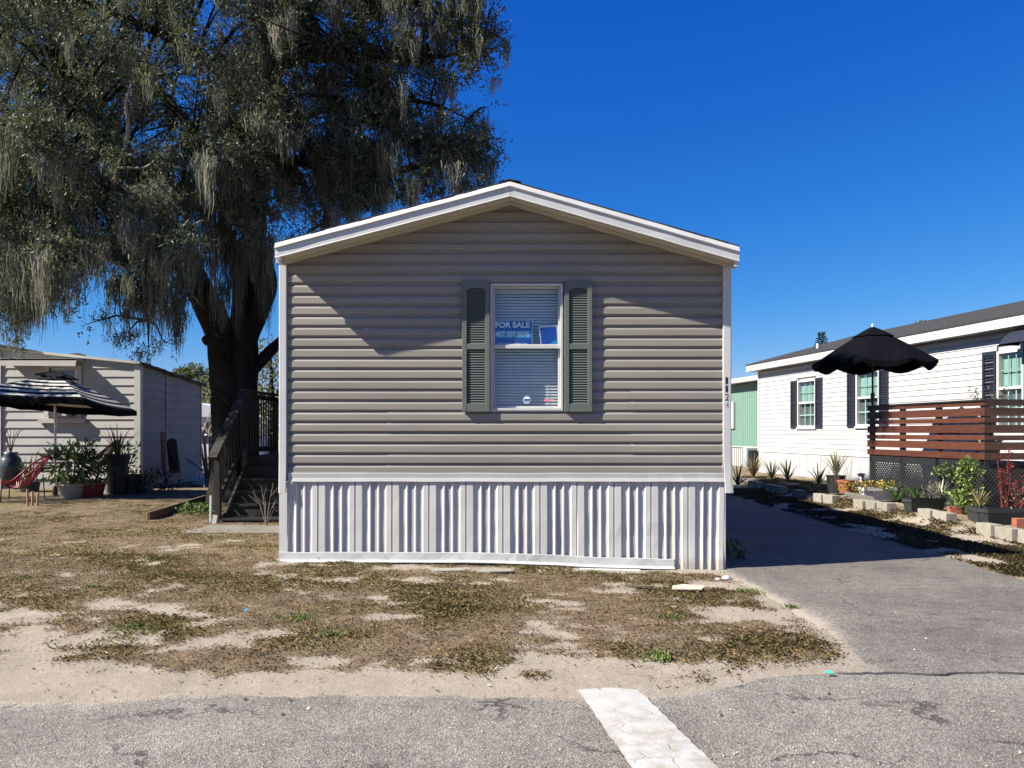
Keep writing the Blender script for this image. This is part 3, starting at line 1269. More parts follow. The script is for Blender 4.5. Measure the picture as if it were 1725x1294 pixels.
lf = thing('leaflet', 'small blue leaflet with pale border leaning inside the window beside the sale sign', 'leaflet', (X9(927), D + .06, Z9(583)))
m = MB()
q0, q1, q2, q3 = (X9(911.3), Z9(582.5)), (X9(942.5), Z9(582.5)), (X9(941), Z9(547.3)), (X9(907.4), Z9(549.3))
m.prism([(q0[0], ys_, q0[1]), (q1[0], ys_ - .004, q1[1]), (q2[0], ys_ - .004, q2[1]), (q3[0], ys_, q3[1])], (0, .002, 0)).build('paper', 'sign_white', lf)
q0, q1, q2, q3 = (X9(912.2), Z9(582.4)), (X9(939.4), Z9(582.4)), (X9(937.2), Z9(549.6)), (X9(909.8), Z9(551.6))
m = MB()
m.prism([(q0[0], ys_ - .002, q0[1]), (q1[0], ys_ - .006, q1[1]), (q2[0], ys_ - .006, q2[1]), (q3[0], ys_ - .002, q3[1])], (0, .001, 0)).build('printed_panel', 'sign_navy', lf)
m = MB()
m.prism([(X9(925), ys_ - .0065, Z9(580)), (X9(938.9), ys_ - .0075, Z9(580)), (X9(938.2), ys_ - .0075, Z9(571))], (0, .0008, 0)).build('printed_corner', 'sign_sky', lf)

# ------------------------------------------------------------------ porch stairs beside the home
st = thing('porch_stairs', 'dark weathered wooden stairs and railing shaded beside the beige mobile home', 'stairs', (-4.0, 13.0, 0))
SX0, SX1 = -4.88, -2.95
for i, zt_ in enumerate((.16, .37, .57, .77, .97)):
    y0 = 12.88 + i * .29
    B('riser', 'deck_wood', st, (SX0 + .05, SX1, y0 + .02, y0 + .045, zt_ - .20, zt_ - .035))
    for q in range(2):
        B('tread_board', 'deck_wood', st, (SX0 + .02, SX1 + .01, y0 + q * .15, y0 + q * .15 + .142, zt_ - .034 + .003 * q, zt_ + .003 * q))
for q in range(12):
    y0 = 14.33 + q * .15
    B('deck_board', 'deck_wood', st, (SX0 - .05, SX1 + .02, y0, y0 + .142, 1.12, 1.155 + RND.uniform(-.002, .002)))
B('rim_board', 'deck_wood', st, (SX0 - .04, SX1, 14.30, 14.328, .95, 1.118))
for xx in (SX0 + .01, SX1 - .06):
    MB().prism([(xx, 12.86, -.05), (xx, 13.2, -.05), (xx, 14.3, .80), (xx, 14.3, 1.11), (xx, 14.15, 1.11), (xx, 12.86, .10)], (.04, 0, 0)).build('stringer', 'deck_wood', st)
for (xx, yy, z0, z1) in ((SX0 - .05, 12.93, 0, 1.22), (SX0 - .05, 14.25, 0, 2.32), (SX0 - .05, 16.1, 0, 2.32), (SX1 - .1, 16.1, 0, 2.32)):
    B('post', 'deck_wood', st, (xx - .045, xx + .045, yy - .045, yy + .045, z0, z1))
MB().beam((SX0 - .06, 12.72, 1.17), (SX0 - .06, 14.28, 2.40), .15, .04).build('handrail_cap', 'deck_wood', st)
MB().beam((SX0 - .06, 12.85, 1.17), (SX0 - .06, 14.25, 2.27), .04, .09).build('handrail', 'deck_wood', st)
MB().beam((SX0 - .06, 14.2, 2.37), (SX0 - .06, 16.15, 2.37), .15, .04).build('handrail_cap', 'deck_wood', st)
MB().beam((SX0 - .13, 16.12, 2.37), (SX1, 16.12, 2.37), .15, .04).build('handrail_cap', 'deck_wood', st)
MB().beam((SX0, 16.14, 2.24), (SX1, 16.14, 2.24), .04, .12).build('rail', 'deck_wood', st)
MB().beam((SX0 - .06, 14.3, 1.27), (SX0 - .06, 16.1, 1.27), .04, .09).build('rail', 'deck_wood', st)
MB().beam((SX0 - .06, 14.3, 2.28), (SX0 - .06, 16.1, 2.28), .04, .09).build('rail', 'deck_wood', st)
MB().beam((SX0 - .06, 12.95, .42), (SX0 - .06, 14.25, 1.42), .04, .09).build('rail', 'deck_wood', st)
for q in range(8):
    y0 = 13.08 + q * .15
    zz = .52 + (y0 - 12.95) / 1.3 * 1.0
    B('baluster', 'deck_wood', st, (SX0 - .10, SX0 - .085, y0, y0 + .05, zz - .12, zz + .68))
for q in range(12):
    y0 = 14.38 + q * .15
    B('baluster', 'deck_wood', st, (SX0 - .10, SX0 - .085, y0, y0 + .05, 1.2, 2.33))
for q in range(10):
    x0 = SX0 + .08 + q * .19
    B('back_board', 'deck_wood', st, (x0, x0 + .13, 16.165, 16.185, 1.15, 2.33))
pad = B('paving_slab', 'slab_concrete', None, (-4.9, -2.85, 11.55, 12.5, .0, .098), bevel=.01)
tag(pad, 'grey concrete slab on the ground before the porch stairs', 'slab')

# timber edging board with green weeds, white stake
eb = MB()
a, b = P(250, 880, 13.3), P(345, 842, 16.5)
a.z, b.z = .09, .12
eb.beam(a, b, .05, .26)
tag(eb.build('edging_board', 'old_timber', None, bevel=.006), 'weathered timber edging board lying on the lawn left of the stairs', 'board')
m = MB()
m.beam(P(354, 886, 12.95) - Vector((0, 0, .08)), P(355, 835, 12.95), .035, .02, up=(0, 1, 0))
tag(m.build('white_stake', 'white_trim', None), 'short white stake upright beside the stair post', 'stake')
m = MB()
m.beam(P(359, 892, 12.75), P(363, 868, 12.75), .07, .02, up=(0, 1, 0))
tag(m.build('white_board_scrap', 'white_trim', None), 'small white scrap leaning on the foot of the stairs', 'scrap')

# ------------------------------------------------------------------ left neighbour house
LY = 20.6


def XL_(u, Y=LY):
    return (u - CX) / F * Y


def ZL_(v, Y=LY):
    return EYE + (CY - v) / F * Y


lh = thing('neighbour_house', 'low grey-white lap sided house with flat roof behind the striped parasol', 'house', (XL_(120), LY, 0))
lx0, lx1 = XL_(-160), XL_(236)
LREV = 14.35 / F * LY


def ltop(x):
    return ZL_(589) + (ZL_(612) - ZL_(589)) * (x - XL_(0)) / (XL_(236) - XL_(0))


def ltop_side(y):
    return ltop(lx1) - .05 - .14 * (y - LY) / 1.0 * .55


wu0, wu1, wv0, wv1 = 84, 131, 620, 704
wx0, wx1, wz0, wz1 = XL_(wu0), XL_(wu1), ZL_(wv1), ZL_(wv0)
m = MB()
for (a, b, z0, z1) in ((lx0, wx0, 0, None), (wx1, lx1, 0, None), (wx0, wx1, 0, wz0), (wx0, wx1, wz1, None)):
    za = z1 if z1 is not None else ltop(a) - .02
    zb_ = z1 if z1 is not None else ltop(b) - .02
    m.prism([(a, LY, z0), (b, LY, z0), (b, LY, zb_), (a, LY, za)], (0, .1, 0))
m.build('wall', 'left_siding', lh)
z = .35
while z < ltop(lx0) - .05:
    segs = [(lx0, lx1)]
    if z + LREV > wz0 - .1 and z < wz1 + .1:
        segs = [(lx0, wx0 - .12), (wx1 + .12, lx1)]
    for (a, b) in segs:
        ta, tb = ltop(a) - .03, ltop(b) - .03
        if z > ta:
            continue
        if z > tb:
            b = a + (b - a) * (ta - z) / (ta - tb)
            tb = z
        n = 8
        lo = [(a + (b - a) * q / n, LY - .030, z) for q in range(n + 1)]
        li = [(a + (b - a) * q / n, LY - .002, z - .001) for q in range(n + 1)]
        hi = [(a + (b - a) * q / n, LY - .004, min(z + LREV + .01, ta + (tb - ta) * q / n)) for q in range(n + 1)]
        MB().strip([li, lo, hi]).build('siding_plank', 'left_siding', lh)
    z += LREV
# side wall to the right, running back
SEND = 24.6
ls_top = lambda y: ltop(lx1) - .02 - .30 * (y - LY) / (SEND - LY)
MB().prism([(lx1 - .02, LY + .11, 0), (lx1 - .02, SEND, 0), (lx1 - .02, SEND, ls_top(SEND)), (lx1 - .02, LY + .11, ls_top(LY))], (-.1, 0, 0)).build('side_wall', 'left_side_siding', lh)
z = .2
LR2 = LREV * 1.02
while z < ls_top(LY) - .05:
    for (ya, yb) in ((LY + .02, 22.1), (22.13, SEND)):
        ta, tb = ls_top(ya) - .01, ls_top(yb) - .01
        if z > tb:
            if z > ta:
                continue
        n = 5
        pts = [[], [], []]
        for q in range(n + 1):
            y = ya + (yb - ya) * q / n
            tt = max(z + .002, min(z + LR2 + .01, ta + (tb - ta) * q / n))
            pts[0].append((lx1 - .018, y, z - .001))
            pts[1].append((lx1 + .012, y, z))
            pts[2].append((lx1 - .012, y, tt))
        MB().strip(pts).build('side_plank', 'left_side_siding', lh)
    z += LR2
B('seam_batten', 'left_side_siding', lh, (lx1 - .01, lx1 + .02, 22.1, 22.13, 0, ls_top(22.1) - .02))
m = MB().box(lx1 - .14, lx1 + .02, LY - .035, LY - .012, .05, ltop(lx1) - .05)
m.box(lx1 - .005, lx1 + .02, LY - .012, LY + .12, .05, ltop(lx1) - .05)
m.build('corner_trim', 'left_trim', lh)
B('back_trim', 'left_trim', lh, (lx1 - .02, lx1 + .02, SEND, SEND + .06, .05, ls_top(SEND)))
xt = XL_(2)
B('corner_trim', 'left_trim', lh, (xt - .16, xt + .03, LY - .06, LY - .036, .05, ltop(xt) - .08))
m = MB()
m.prism([(lx0, LY - .10, ltop(lx0)), (lx1 + .05, LY - .10, ltop(lx1) - .03), (lx1 + .05, LY - .10, ltop(lx1) + .035), (lx0, LY - .10, ltop(lx0) + .07)], (0, .12, 0))
m.build('eave_board', 'left_trim', lh)
m = MB()
a0, a1 = XL_(-160), XL_(90)
m.prism([(a0, LY - .16, ltop(a0) + .1), (XL_(0), LY - .16, ZL_(580)), (XL_(75), LY - .16, ZL_(594)), (XL_(75), LY - .16, ltop(XL_(75)) + .04), (a0, LY - .16, ltop(a0) + .06)], (0, 7, 0))
m.build('roof', 'roof_dark', lh)
rows = []
m = MB()
m.prism([(lx0, LY + .03, ltop(lx0)), (lx1 + .10, LY + .03, ltop(lx1) - .025), (lx1 + .10, LY + .03, ltop(lx1) + .02), (lx0, LY + .03, ltop(lx0) + .05)], (0, .4, 0))
m.build('flat_roof_edge', 'roof_dark', lh)
rows = []
for q in range(28):
    y = LY - .05 + (SEND + .25 - LY) * q / 27
    j = .02 * fbm(q * 1.3, 2.2)
    zt2 = ls_top(y) + .035 + j
    rows.append([(lx1 - .2, y, zt2), (lx1 + .13 + j, y, zt2), (lx1 + .13 + j * 2, y, zt2 - .06 - abs(j) * 2), (lx1 + .0, y, zt2 - .05)])
MB().strip(rows).build('side_roof_edge', 'roof_dark', lh)
# awning board over the window and window trim
B('awning', 'left_trim', lh, (XL_(15), XL_(143), LY - .40, LY - .03, ZL_(609.5), ZL_(606)))
MB().prism([(XL_(18), LY - .40, ZL_(618)), (XL_(141), LY - .40, ZL_(619)), (XL_(143), LY - .40, ZL_(606.5)), (XL_(16), LY - .40, ZL_(606.5))], (0, .02, 0)).build('awning_board', 'left_trim', lh)
tw = .13
B('window_trim', 'left_trim', lh, (wx0 - tw, wx0, LY - .06, LY + .03, wz0 - .02, wz1 + .08), (wx1, wx1 + tw, LY - .06, LY + .03, wz0 - .02, wz1 + .08), (wx0, wx1, LY - .058, LY + .03, wz1, wz1 + .08))
B('sill', 'left_trim', lh, (wx0 - tw - .12, wx1 + tw + .12, LY - .12, LY - .032, wz0 - .14, wz0 - .021))
wf = B('window', 'white_trim', lh, (wx0 + .02, wx0 + .06, LY + .03, LY + .08, wz0, wz1), (wx1 - .10, wx1 - .02, LY + .03, LY + .08, wz0, wz1), (wx0 + .06, wx1 - .10, LY + .03, LY + .08, wz1 - .05, wz1), (wx0 + .06, wx1 - .10, LY + .03, LY + .08, wz0 + .65, wz0 + .70))
B('pane', 'glass', wf, (wx0 + .06, wx1 - .10, LY + .05, LY + .055, wz0, wz1 - .05))
B('curtain', 'curtain_dark', wf, (wx0, wx1, LY + .105, LY + .12, wz0, wz1))
ac = thing('window_air_conditioner', 'white window air conditioner in the lower window of the grey-white house', 'air conditioner', (XL_(105), LY, wz0))
zz0, zz1 = ZL_(707.5), ZL_(684)
B('body', 'ac_plastic', ac, (XL_(88), XL_(122), LY - .26, LY + .06, zz0 + .09, zz1 + .02), bevel=.015)
for q in range(6):
    z0 = zz0 + .12 + q * .045
    B('grille_slat', 'dark_gap', ac, (XL_(91), XL_(113), LY - .265, LY - .258, z0, z0 + .028))
# rooftop dome vent
m = MB()
m.lathe([(.32, 0), (.30, .07), (.22, .14), (.1, .18), (.001, .19)], 20, (XL_(129, 22), 22, ZL_(603, 22) - .05))
m.build('roof_vent', 'roof_dark', lh, smooth=True)

# ------------------------------------------------------------------ striped parasol
sp_ = thing('striped_parasol', 'black and white striped parasol standing in front of the grey-white house', 'umbrella', P(93, 840, 18.2))
bx, by = P(93, 840, 18.2).x, 18.2
sp_.location.z = 0
MB().tube([(bx, by, .0), (bx, by, 2.95)], .028, 12).build('pole', 'aluminium', sp_)
MB().lathe([(.24, 0), (.24, .05), (.06, .09), (.045, .3), (.001, .3)], 18, (bx, by, 0.03)).build('base', 'black_metal', sp_)
tilt = Matrix.Rotation(R(-4.5), 4, 'X') @ Matrix.Rotation(R(3), 4, 'Y')
HALF = 1.86
AP = Vector((bx + .06, by, 2.92))
ROTZ = R(47)


def canopy_pt(t, side, s):
    """t 0 top..1 rim, side 0..3, s 0..1 along the side"""
    a0 = ROTZ + side * math.pi / 2
    a1 = a0 + math.pi / 2
    c0 = Vector((math.cos(a0), math.sin(a0), 0))
    c1 = Vector((math.cos(a1), math.sin(a1), 0))
    p = c0.lerp(c1, s) * HALF * t
    p.z = -.62 * (t ** 1.15) - .05 * math.sin(math.pi * s) * t
    if t > .5:
        p *= 1
    return AP + tilt @ p


NB = 12
for i in range(NB):
    t0, t1 = .14 + (1 - .14) * i / NB, .14 + (1 - .14) * (i + 1) / NB
    m = MB()
    for side in range(4):
        m.strip([[canopy_pt(t, side, q / 6) for q in range(7)] for t in (t0, t1)])
    m.build('canopy_stripe', 'canvas_navy' if i % 2 else 'canvas_white', sp_, smooth=True)
m = MB()
for side in range(4):
    rows = []
    for dz in (0, -.12):
        rows.append([canopy_pt(1.0, side, q / 6) + Vector((0, 0, dz * (1 + .15 * math.sin(q * 2.1)))) for q in range(7)])
    m.strip(rows)
m.build('valance', 'canvas_navy', sp_, smooth=True)
m = MB()
for side in range(4):
    m.strip([[canopy_pt(t, side, q / 6) + Vector((0, 0, .10 + .02 * math.sin(q * 3 + side))) for q in range(7)] for t in (.02, .12, .26)])
m.build('vent_cap', 'canvas_navy', sp_, smooth=True)
for side in range(4):
    m = MB()
    m.tube([AP + Vector((0, 0, -.05)), canopy_pt(.5, side, 0) - Vector((0, 0, .03)), canopy_pt(.99, side, 0) - Vector((0, 0, .03))], .011, 6)
    m.build('rib', 'aluminium', sp_)


# ------------------------------------------------------------------ plant makers
def leaf_mesh(cent, dirs, normals, L, Wd, fold=.0):
    """rhombic leaves: arrays -> verts, quads"""
    n = len(cent)
    dirs = dirs / np.linalg.norm(dirs, axis=1, keepdims=True)
    side = np.cross(dirs, normals)
    side /= np.linalg.norm(side, axis=1, keepdims=True) + 1e-9
    L = np.asarray(L).reshape(-1, 1) * np.ones((n, 1))
    Wd = np.asarray(Wd).reshape(-1, 1) * np.ones((n, 1))
    v = np.empty((n, 4, 3), dtype=np.float32)
    v[:, 0] = cent
    v[:, 1] = cent + dirs * L * .45 + side * Wd * .5
    v[:, 2] = cent + dirs * L
    v[:, 3] = cent + dirs * L * .45 - side * Wd * .5
    f = np.arange(n * 4).reshape(n, 4)
    return v.reshape(-1, 3), f


def rand_dirs(n, rng=NP):
    d = rng.normal(size=(n, 3))
    return d / np.linalg.norm(d, axis=1, keepdims=True)


def leaf_cols(n, palette, jitter=.25, rng=NP, k=4):
    p = np.array(palette, dtype=np.float32)
    c = p[rng.integers(0, len(p), n)] * (1 + jitter * rng.uniform(-1, 1, (n, 1)))
    return np.repeat(c, k, axis=0)


def bush_mesh(name, centre, rad, n, L, Wd, palette, parent, droop=0.0, up=.3, shell=.45):
    d = rand_dirs(n)
    r = NP.uniform(shell, 1.0, (n, 1)) ** .6
    # uneven outline
    amp = np.array([1 + .35 * fbm(q[0] * 1.6 + centre[0], q[1] * 1.6, q[2] * 1.6 + centre[1], 3) for q in d]).reshape(-1, 1)
    c = np.array(centre) + d * r * amp * np.array(rad)
    dr = d * .8 + rand_dirs(n) * .8 + np.array([0, 0, up - droop])
    nm = rand_dirs(n) * .7 + np.array([0, 0, 1.0])
    v, f = leaf_mesh(c, dr, nm, NP.uniform(.7, 1.2, n) * L, NP.uniform(.7, 1.2, n) * Wd)
    return fast_mesh(name, 'leaf', v, f, parent, leaf_cols(n, palette), None)


def spiky(name_parent, base, n, L, Wd, palette, spread=1.0, part='leaf_rosette'):
    """upright sword leaves from one crown"""
    V, Fc, C = [], [], []
    base = Vector(base)
    pal = palette
    for i in range(n):
        a = i * 2.399 + RND.uniform(-.3, .3)
        lean = RND.uniform(.1, 1.0) * spread
        l = L * RND.uniform(.7, 1.15)
        d = Vector((math.cos(a), math.sin(a), 0))
        s = Vector((-math.sin(a), math.cos(a), 0))
        col = pal[i % len(pal)]
        j = RND.uniform(.75, 1.25)
        k0 = len(V)
        for q in range(5):
            t = q / 4
            p = base + d * (.02 + l * t * math.sin(lean * (0.5 + .45 * t))) + Vector((0, 0, l * t * math.cos(lean * (.5 + .45 * t))))
            w = Wd * (1 - t) ** .7 * (.6 + .4 * min(1, t * 4)) / 2 + .001
            V += [p - s * w, p + s * w]
            C += [tuple(x * j for x in col)] * 2
        for q in range(4):
            Fc.append((k0 + q * 2, k0 + q * 2 + 1, k0 + q * 2 + 3, k0 + q * 2 + 2))
    return fast_mesh(part, 'leaf', np.array([tuple(p) for p in V]), np.array(Fc), name_parent, np.array(C))


GRN = [(.05, .09, .03), (.07, .12, .035), (.10, .15, .05), (.04, .07, .028)]
LGT = [(.16, .22, .07), (.22, .26, .10), (.10, .16, .05), (.30, .32, .17)]
DRY = [(.20, .17, .08), (.13, .12, .05), (.28, .22, .12)]
REDL = [(.14, .016, .022), (.08, .012, .016), (.20, .035, .035)]


def pot(parent, c, r, h, mt, name='pot', n=20):
    m = MB().lathe([(.001, 0), (r * .68, 0), (r * .80, h * .35), (r * .96, h * .86), (r * 1.04, h * .88), (r * 1.04, h), (r * .93, h), (r * .90, h * .9), (.001, h * .9)], n, c)
    o = m.build(name, mt, parent, smooth=False)
    return o


# ---- left yard
c = P(122, 842, 17.9)
c.z = .03
t = thing('potted_plant', 'big leafy light green plant in a cream bowl pot', 'potted plant', c)
pot(t, c, .32, .38, 'cream_pot')
bush_mesh('foliage', (c.x - .02, c.y, c.z + .78), (.62, .45, .46), 230, .30, .105, LGT + GRN[:2], t, droop=.5, shell=.25)
m = MB()
for q in range(7):
    a = q * .9
    m.tube([(c.x, c.y, c.z + .3), (c.x + .2 * math.cos(a), c.y + .15 * math.sin(a), c.z + .7), (c.x + .35 * math.cos(a), c.y + .25 * math.sin(a), c.z + 1.0)], [.012, .009, .005], 5)
m.build('stem', 'twig_wood', t)

c = P(157, 838, 18.1)
c.z = .03
t = thing('potted_plant', 'dark leafy plant in a glossy red pot', 'potted plant', c)
pot(t, c, .28, .40, 'red_pot')
bush_mesh('foliage', (c.x + .05, c.y, c.z + .75), (.38, .35, .38), 160, .22, .06, GRN, t, shell=.2)

c = P(198, 830, 18.9)
c.z = .05
t = thing('potted_plant', 'tall dark spiky plant in a black nursery pot near the house corner', 'potted plant', c)
MB().lathe([(.001, 0), (.20, 0), (.24, .75), (.30, .95), (.26, 1.0), (.001, .98)], 16, c).build('pot', 'dark_pot', t)
spiky(t, c + Vector((0, 0, .95)), 22, .85, .05, [(.10, .13, .05), (.16, .19, .08), (.05, .08, .03)], .9)
bush_mesh('foliage', (c.x - .25, c.y + .2, c.z + .55), (.35, .3, .4), 140, .18, .04, GRN, t, shell=.1)

for (u, lab, mt, r, h) in ((222, 'black round pot in the shade by the house corner', 'dark_pot', .24, .5), (184, 'small pale bucket between dark pots', 'grey_bucket', .15, .34), (248, 'grey plastic bucket beside the red leaved plants', 'grey_bucket', .19, .42)):
    c = P(u, 825, 19.2 if u != 248 else 19.6)
    c.z = .05
    o = MB().lathe([(.001, 0), (r * .8, 0), (r, h), (r * 1.06, h), (r * 1.06, h * .95), (r * .95, h * .97), (r * .8, h * .8), (.001, h * .8)], 18, c).build('flower_pot' if 'pot' in lab.split()[2] else 'bucket', mt, None)
    tag(o, lab, 'pot' if mt == 'dark_pot' else 'bucket')

for i, u in enumerate((272, 290)):
    c = P(u, 808, 19.6)
    c.z = .05
    t = thing('red_leaved_plant', ('red leaved low plant just right of the grey bucket', 'red leaved low plant beside the leaning ladder')[i], 'plant', c, 'red plants along the shaded side wall')
    bush_mesh('foliage', (c.x, c.y, c.z + .33), (.24, .22, .30), 150, .10, .045, REDL + [(.10, .03, .03)], t, shell=.2)
    MB().tube([(c.x, c.y, 0), (c.x, c.y, .3)], .02, 6).build('stem', 'twig_wood', t)

# glazed urn with a bare plant, spiky plant
c = P(18, 800, 19.6)
c.z = .25
t = thing('urn', 'large dark glazed urn with a bare branching plant by the house wall', 'urn', c)
MB().lathe([(.001, 0), (.16, 0), (.25, .25), (.28, .45), (.23, .68), (.14, .78), (.17, .84), (.13, .83), (.001, .6)], 22, c).build('vessel', 'urn_glaze', t, smooth=True)
m = MB()
for q in range(9):
    a = q * .7
    p1 = c + Vector((0, 0, .8))
    p2 = p1 + Vector((.10 * math.cos(a), .06 * math.sin(a), .35))
    m.tube([p1, p2, p2 + Vector((.16 * math.cos(a + .4), .1 * math.sin(a), .22)), p2 + Vector((.26 * math.cos(a + .1), .1 * math.sin(a), .28))], [.012, .009, .006, .004], 5)
m.build('bare_stems', 'twig_wood', t)
c = P(50, 800, 19.5)
c.z = .35
t = thing('spiky_plant', 'dark spiky plant behind the red cord chair', 'plant', c)
spiky(t, c, 18, .85, .06, [(.05, .07, .035), (.08, .10, .05)], 1.1)
MB().lathe([(.001, -.3), (.2, -.3), (.24, 0), (.001, -.02)], 14, c).build('pot', 'dark_pot', t)


# ---- cord lounge chairs
def cord_chair(label, loc, rz, sc=1.0):
    t = thing('cord_chair', label, 'chair', loc, 'red cord patio chairs', rotz=rz)
    t.scale = (sc, sc, sc)
    n = 28
    rim, ring = [], []
    for q in range(n):
        a = 2 * math.pi * q / n
        x, y = .42 * math.sin(a), -.36 * math.cos(a)
        back = sstep(-.2, .36, y)
        rim.append(Vector((x * (1 + .06 * back), y + .12 * back, .40 + .50 * back)))
        ring.append(Vector((.12 * math.sin(a), -.02 - .12 * math.cos(a), .26 + .05 * sstep(-.1, .12, y))))
    MB().tube(rim + rim[:1], .016, 8).build('rim', 'red_cord', t, smooth=True)
    MB().tube(ring + ring[:1], .012, 6).build('seat_ring', 'black_metal', t, smooth=True)
    src = None
    for q in range(n * 2):
        i = q / 2
        a, b = rim[int(i) % n].lerp(rim[(int(i) + 1) % n], i % 1), ring[int(i) % n].lerp(ring[(int(i) + 1) % n], i % 1)
        mid = a.lerp(b, .5) - Vector((0, 0, .04))
        MB().tube([a, mid, b], .006, 4, False).build('cord', 'red_cord', t)
    for (x, y) in ((-.3, -.28), (.3, -.28), (-.28, .30), (.28, .30)):
        MB().tube([(x * .95, y, .42 if y < 0 else .52), (x * 1.05, y * 1.1, 0)], .011, 6).build('leg', 'black_metal', t)
    return t


p = P(38, 850, 17.2)
cord_chair('red cord patio chair at the left edge of the yard', (p.x, 17.2, .05), R(-70), 1.12)
p = P(166, 820, 19.3)
cord_chair('red cord patio chair tipped back behind the red pot', (p.x + .12, 19.0, .42), R(-60), 1.1)
for (u, Y, rx, rz_, zc, n, lab) in ((128, 19.6, .75, .45, .95, 260, 'dark leafy shrub against the house wall behind the cream pot'), (212, 19.8, .45, .55, .85, 200, 'dark loose shrub at the house corner behind the black pot'), (240, 19.2, .45, .32, .38, 160, 'low dark shrub between the black pot and the red plants')):
    c = P(u, 800, Y)
    t = thing('shrub', lab, 'shrub', (c.x, Y, .05), 'shrubs along the left house')
    bush_mesh('foliage', (c.x, Y, zc), (rx, .3, rz_), n, .17, .045, GRN + [(.03, .04, .02)], t, shell=.1)
    for q in range(4):
        MB().tube([(c.x + .05 * q - .1, Y, .05), (c.x + rx * .3 * math.cos(q * 1.7), Y, zc), (c.x + rx * .6 * math.cos(q * 1.7), Y, zc + rz_ * .8)], [.018, .012, .005], 5).build('stem', 'twig_wood', t)

# three garden stakes
for i, (u, vt, h) in enumerate(((47, 826, .40), (54, 831, .36), (62, 834, .34))):
    b = P(u, 858, 15.9)
    b.z = .02
    m = MB().tube([b - Vector((0, 0, .05)), b + Vector((.02 * (i - .5), 0, h))], .022, 8)
    tag(m.build('garden_stake', 'stake_wood', None), ('leftmost and tallest of three short wooden stakes', 'middle one of three short wooden stakes', 'rightmost of three short wooden stakes')[i], 'stake', 'three stakes at the lawn edge')

# leaning planks, ladder
m = MB()
m.beam(P(276, 792, 21.3), P(273, 728, 20.9), .10, .05, up=(0, 1, 0))
tag(m.build('leaning_plank', 'old_timber', None), 'dark narrow plank leaning upright on the side wall', 'plank')
m = MB()
pts = []
for q in range(14):
    a = math.pi * q / 13
    pts.append(P(289, 765, 21.6) + Vector((.12 * math.cos(a), .05 * math.cos(a), .30 + .14 * math.sin(a))))
base = [P(303, 795, 21.6), P(285, 795, 21.6)]
m.prism([base[0]] + pts + [base[1]], (0, .06, 0))
tag(m.build('leaning_board', 'black_paint', None), 'dark round topped board leaning on the side wall beside the plank', 'board')
ld = thing('ladder', 'grey aluminium ladder lying against the far end of the side wall', 'ladder', P(325, 800, 21.9))
a, b = P(313, 772, 22.6), P(343, 793, 21.4)
a2, b2 = P(325, 798, 21.8), P(345, 799, 21.0)
a2.z = b2.z = .12
MB().beam(a, b, .03, .06).build('rail', 'aluminium', ld)
MB().beam(a2, b2, .03, .06).build('rail', 'aluminium', ld)
for q in range(6):
    t_ = (q + .5) / 6
    MB().tube([a.lerp(b, t_), a2.lerp(b2, t_)], .014, 6).build('rung', 'aluminium', ld)

# ------------------------------------------------------------------ right neighbour: white home
WD = Vector((.153, -.988, 0)).normalized()      # along the wall, towards the viewer
WNRM = Vector((WD.y, -WD.x, 0))                  # outwards: to the left
RO = Vector((8.96, 28.0, 0))
RZ = math.atan2(WD.y, WD.x)
rh = thing('white_mobile_home', 'long white lap sided home with dark roof and navy shutters', 'house', RO, rotz=RZ)


def tw_(u):
    k_ = (u - CX) / F
    return (k_ * RO.y - RO.x) / (WD.x - k_ * WD.y)


def wz_(u, v):
    t = tw_(u)
    Y = RO.y + WD.y * t
    return EYE + (CY - v) / F * Y


WB, WT = .95, 3.79
WLEN = 19.5
wins = []
for (ua, ub, vt, vb, uc) in ((1344.5, 1375, 640, 720, 1360), (1443, 1482.5, 625, 718, 1460), (1681, 1727, 590, 722, 1700)):
    wins.append((tw_(ua), tw_(ub), wz_(uc, vb), wz_(uc, vt)))
# core
ts = [0]
m = MB()
prev = 0
for (a, b, z0, z1) in wins:
    m.box(prev, a, .03, .12, .1, WT)
    m.box(a, b, .03, .12, .1, z0)
    m.box(a, b, .03, .12, z1, WT)
    prev = b
m.box(prev, WLEN, .03, .12, .1, WT)
m.build('wall', 'white_siding', rh)
B('end_wall', 'white_siding', rh, (.0, .1, .13, 8.0, .1, WT), (WLEN - .1, WLEN, .13, 8.0, .1, WT))
LP = .142
z = WB
while z < WT - .02:
    segs = [(0.05, WLEN)]
    for (a, b, z0, z1) in wins:
        if z + LP > z0 and z < z1:
            ns = []
            for (p0, p1) in segs:
                if p0 < a and p1 > b:
                    ns += [(p0, a - .01), (b + .01, p1)]
                else:
                    ns.append((p0, p1))
            segs = ns
    zt2 = min(z + LP, WT)
    for (p0, p1) in segs:
        MB().strip([[(p0, .02, z), (p1, .02, z)], [(p0, -.020, z + .001), (p1, -.020, z + .001)], [(p0, -.018, z + LP * .65), (p1, -.018, z + LP * .65)], [(p0, .002, zt2 + .004), (p1, .002, zt2 + .004)]]).build('siding_plank', 'white_siding', rh)
    z += LP
B('corner_trim', 'white_trim', rh, (-.03, .07, -.034, -.021, WB - .05, WT), (-.03, -.002, -.021, .12, WB - .05, WT))
B('skirt_cap', 'white_trim', rh, (.0, WLEN, -.034, -.0215, WB - .05, WB - .002))
q = 0
x = .0
while x < WLEN:
    B('skirt_panel', 'white_skirt', rh, (x, x + .395, -.010, .028, .05, WB - .052))
    B('skirt_rib', 'white_skirt', rh, (x + .396, x + .408, -.018, .026, .05, WB - .052))
    x += .41
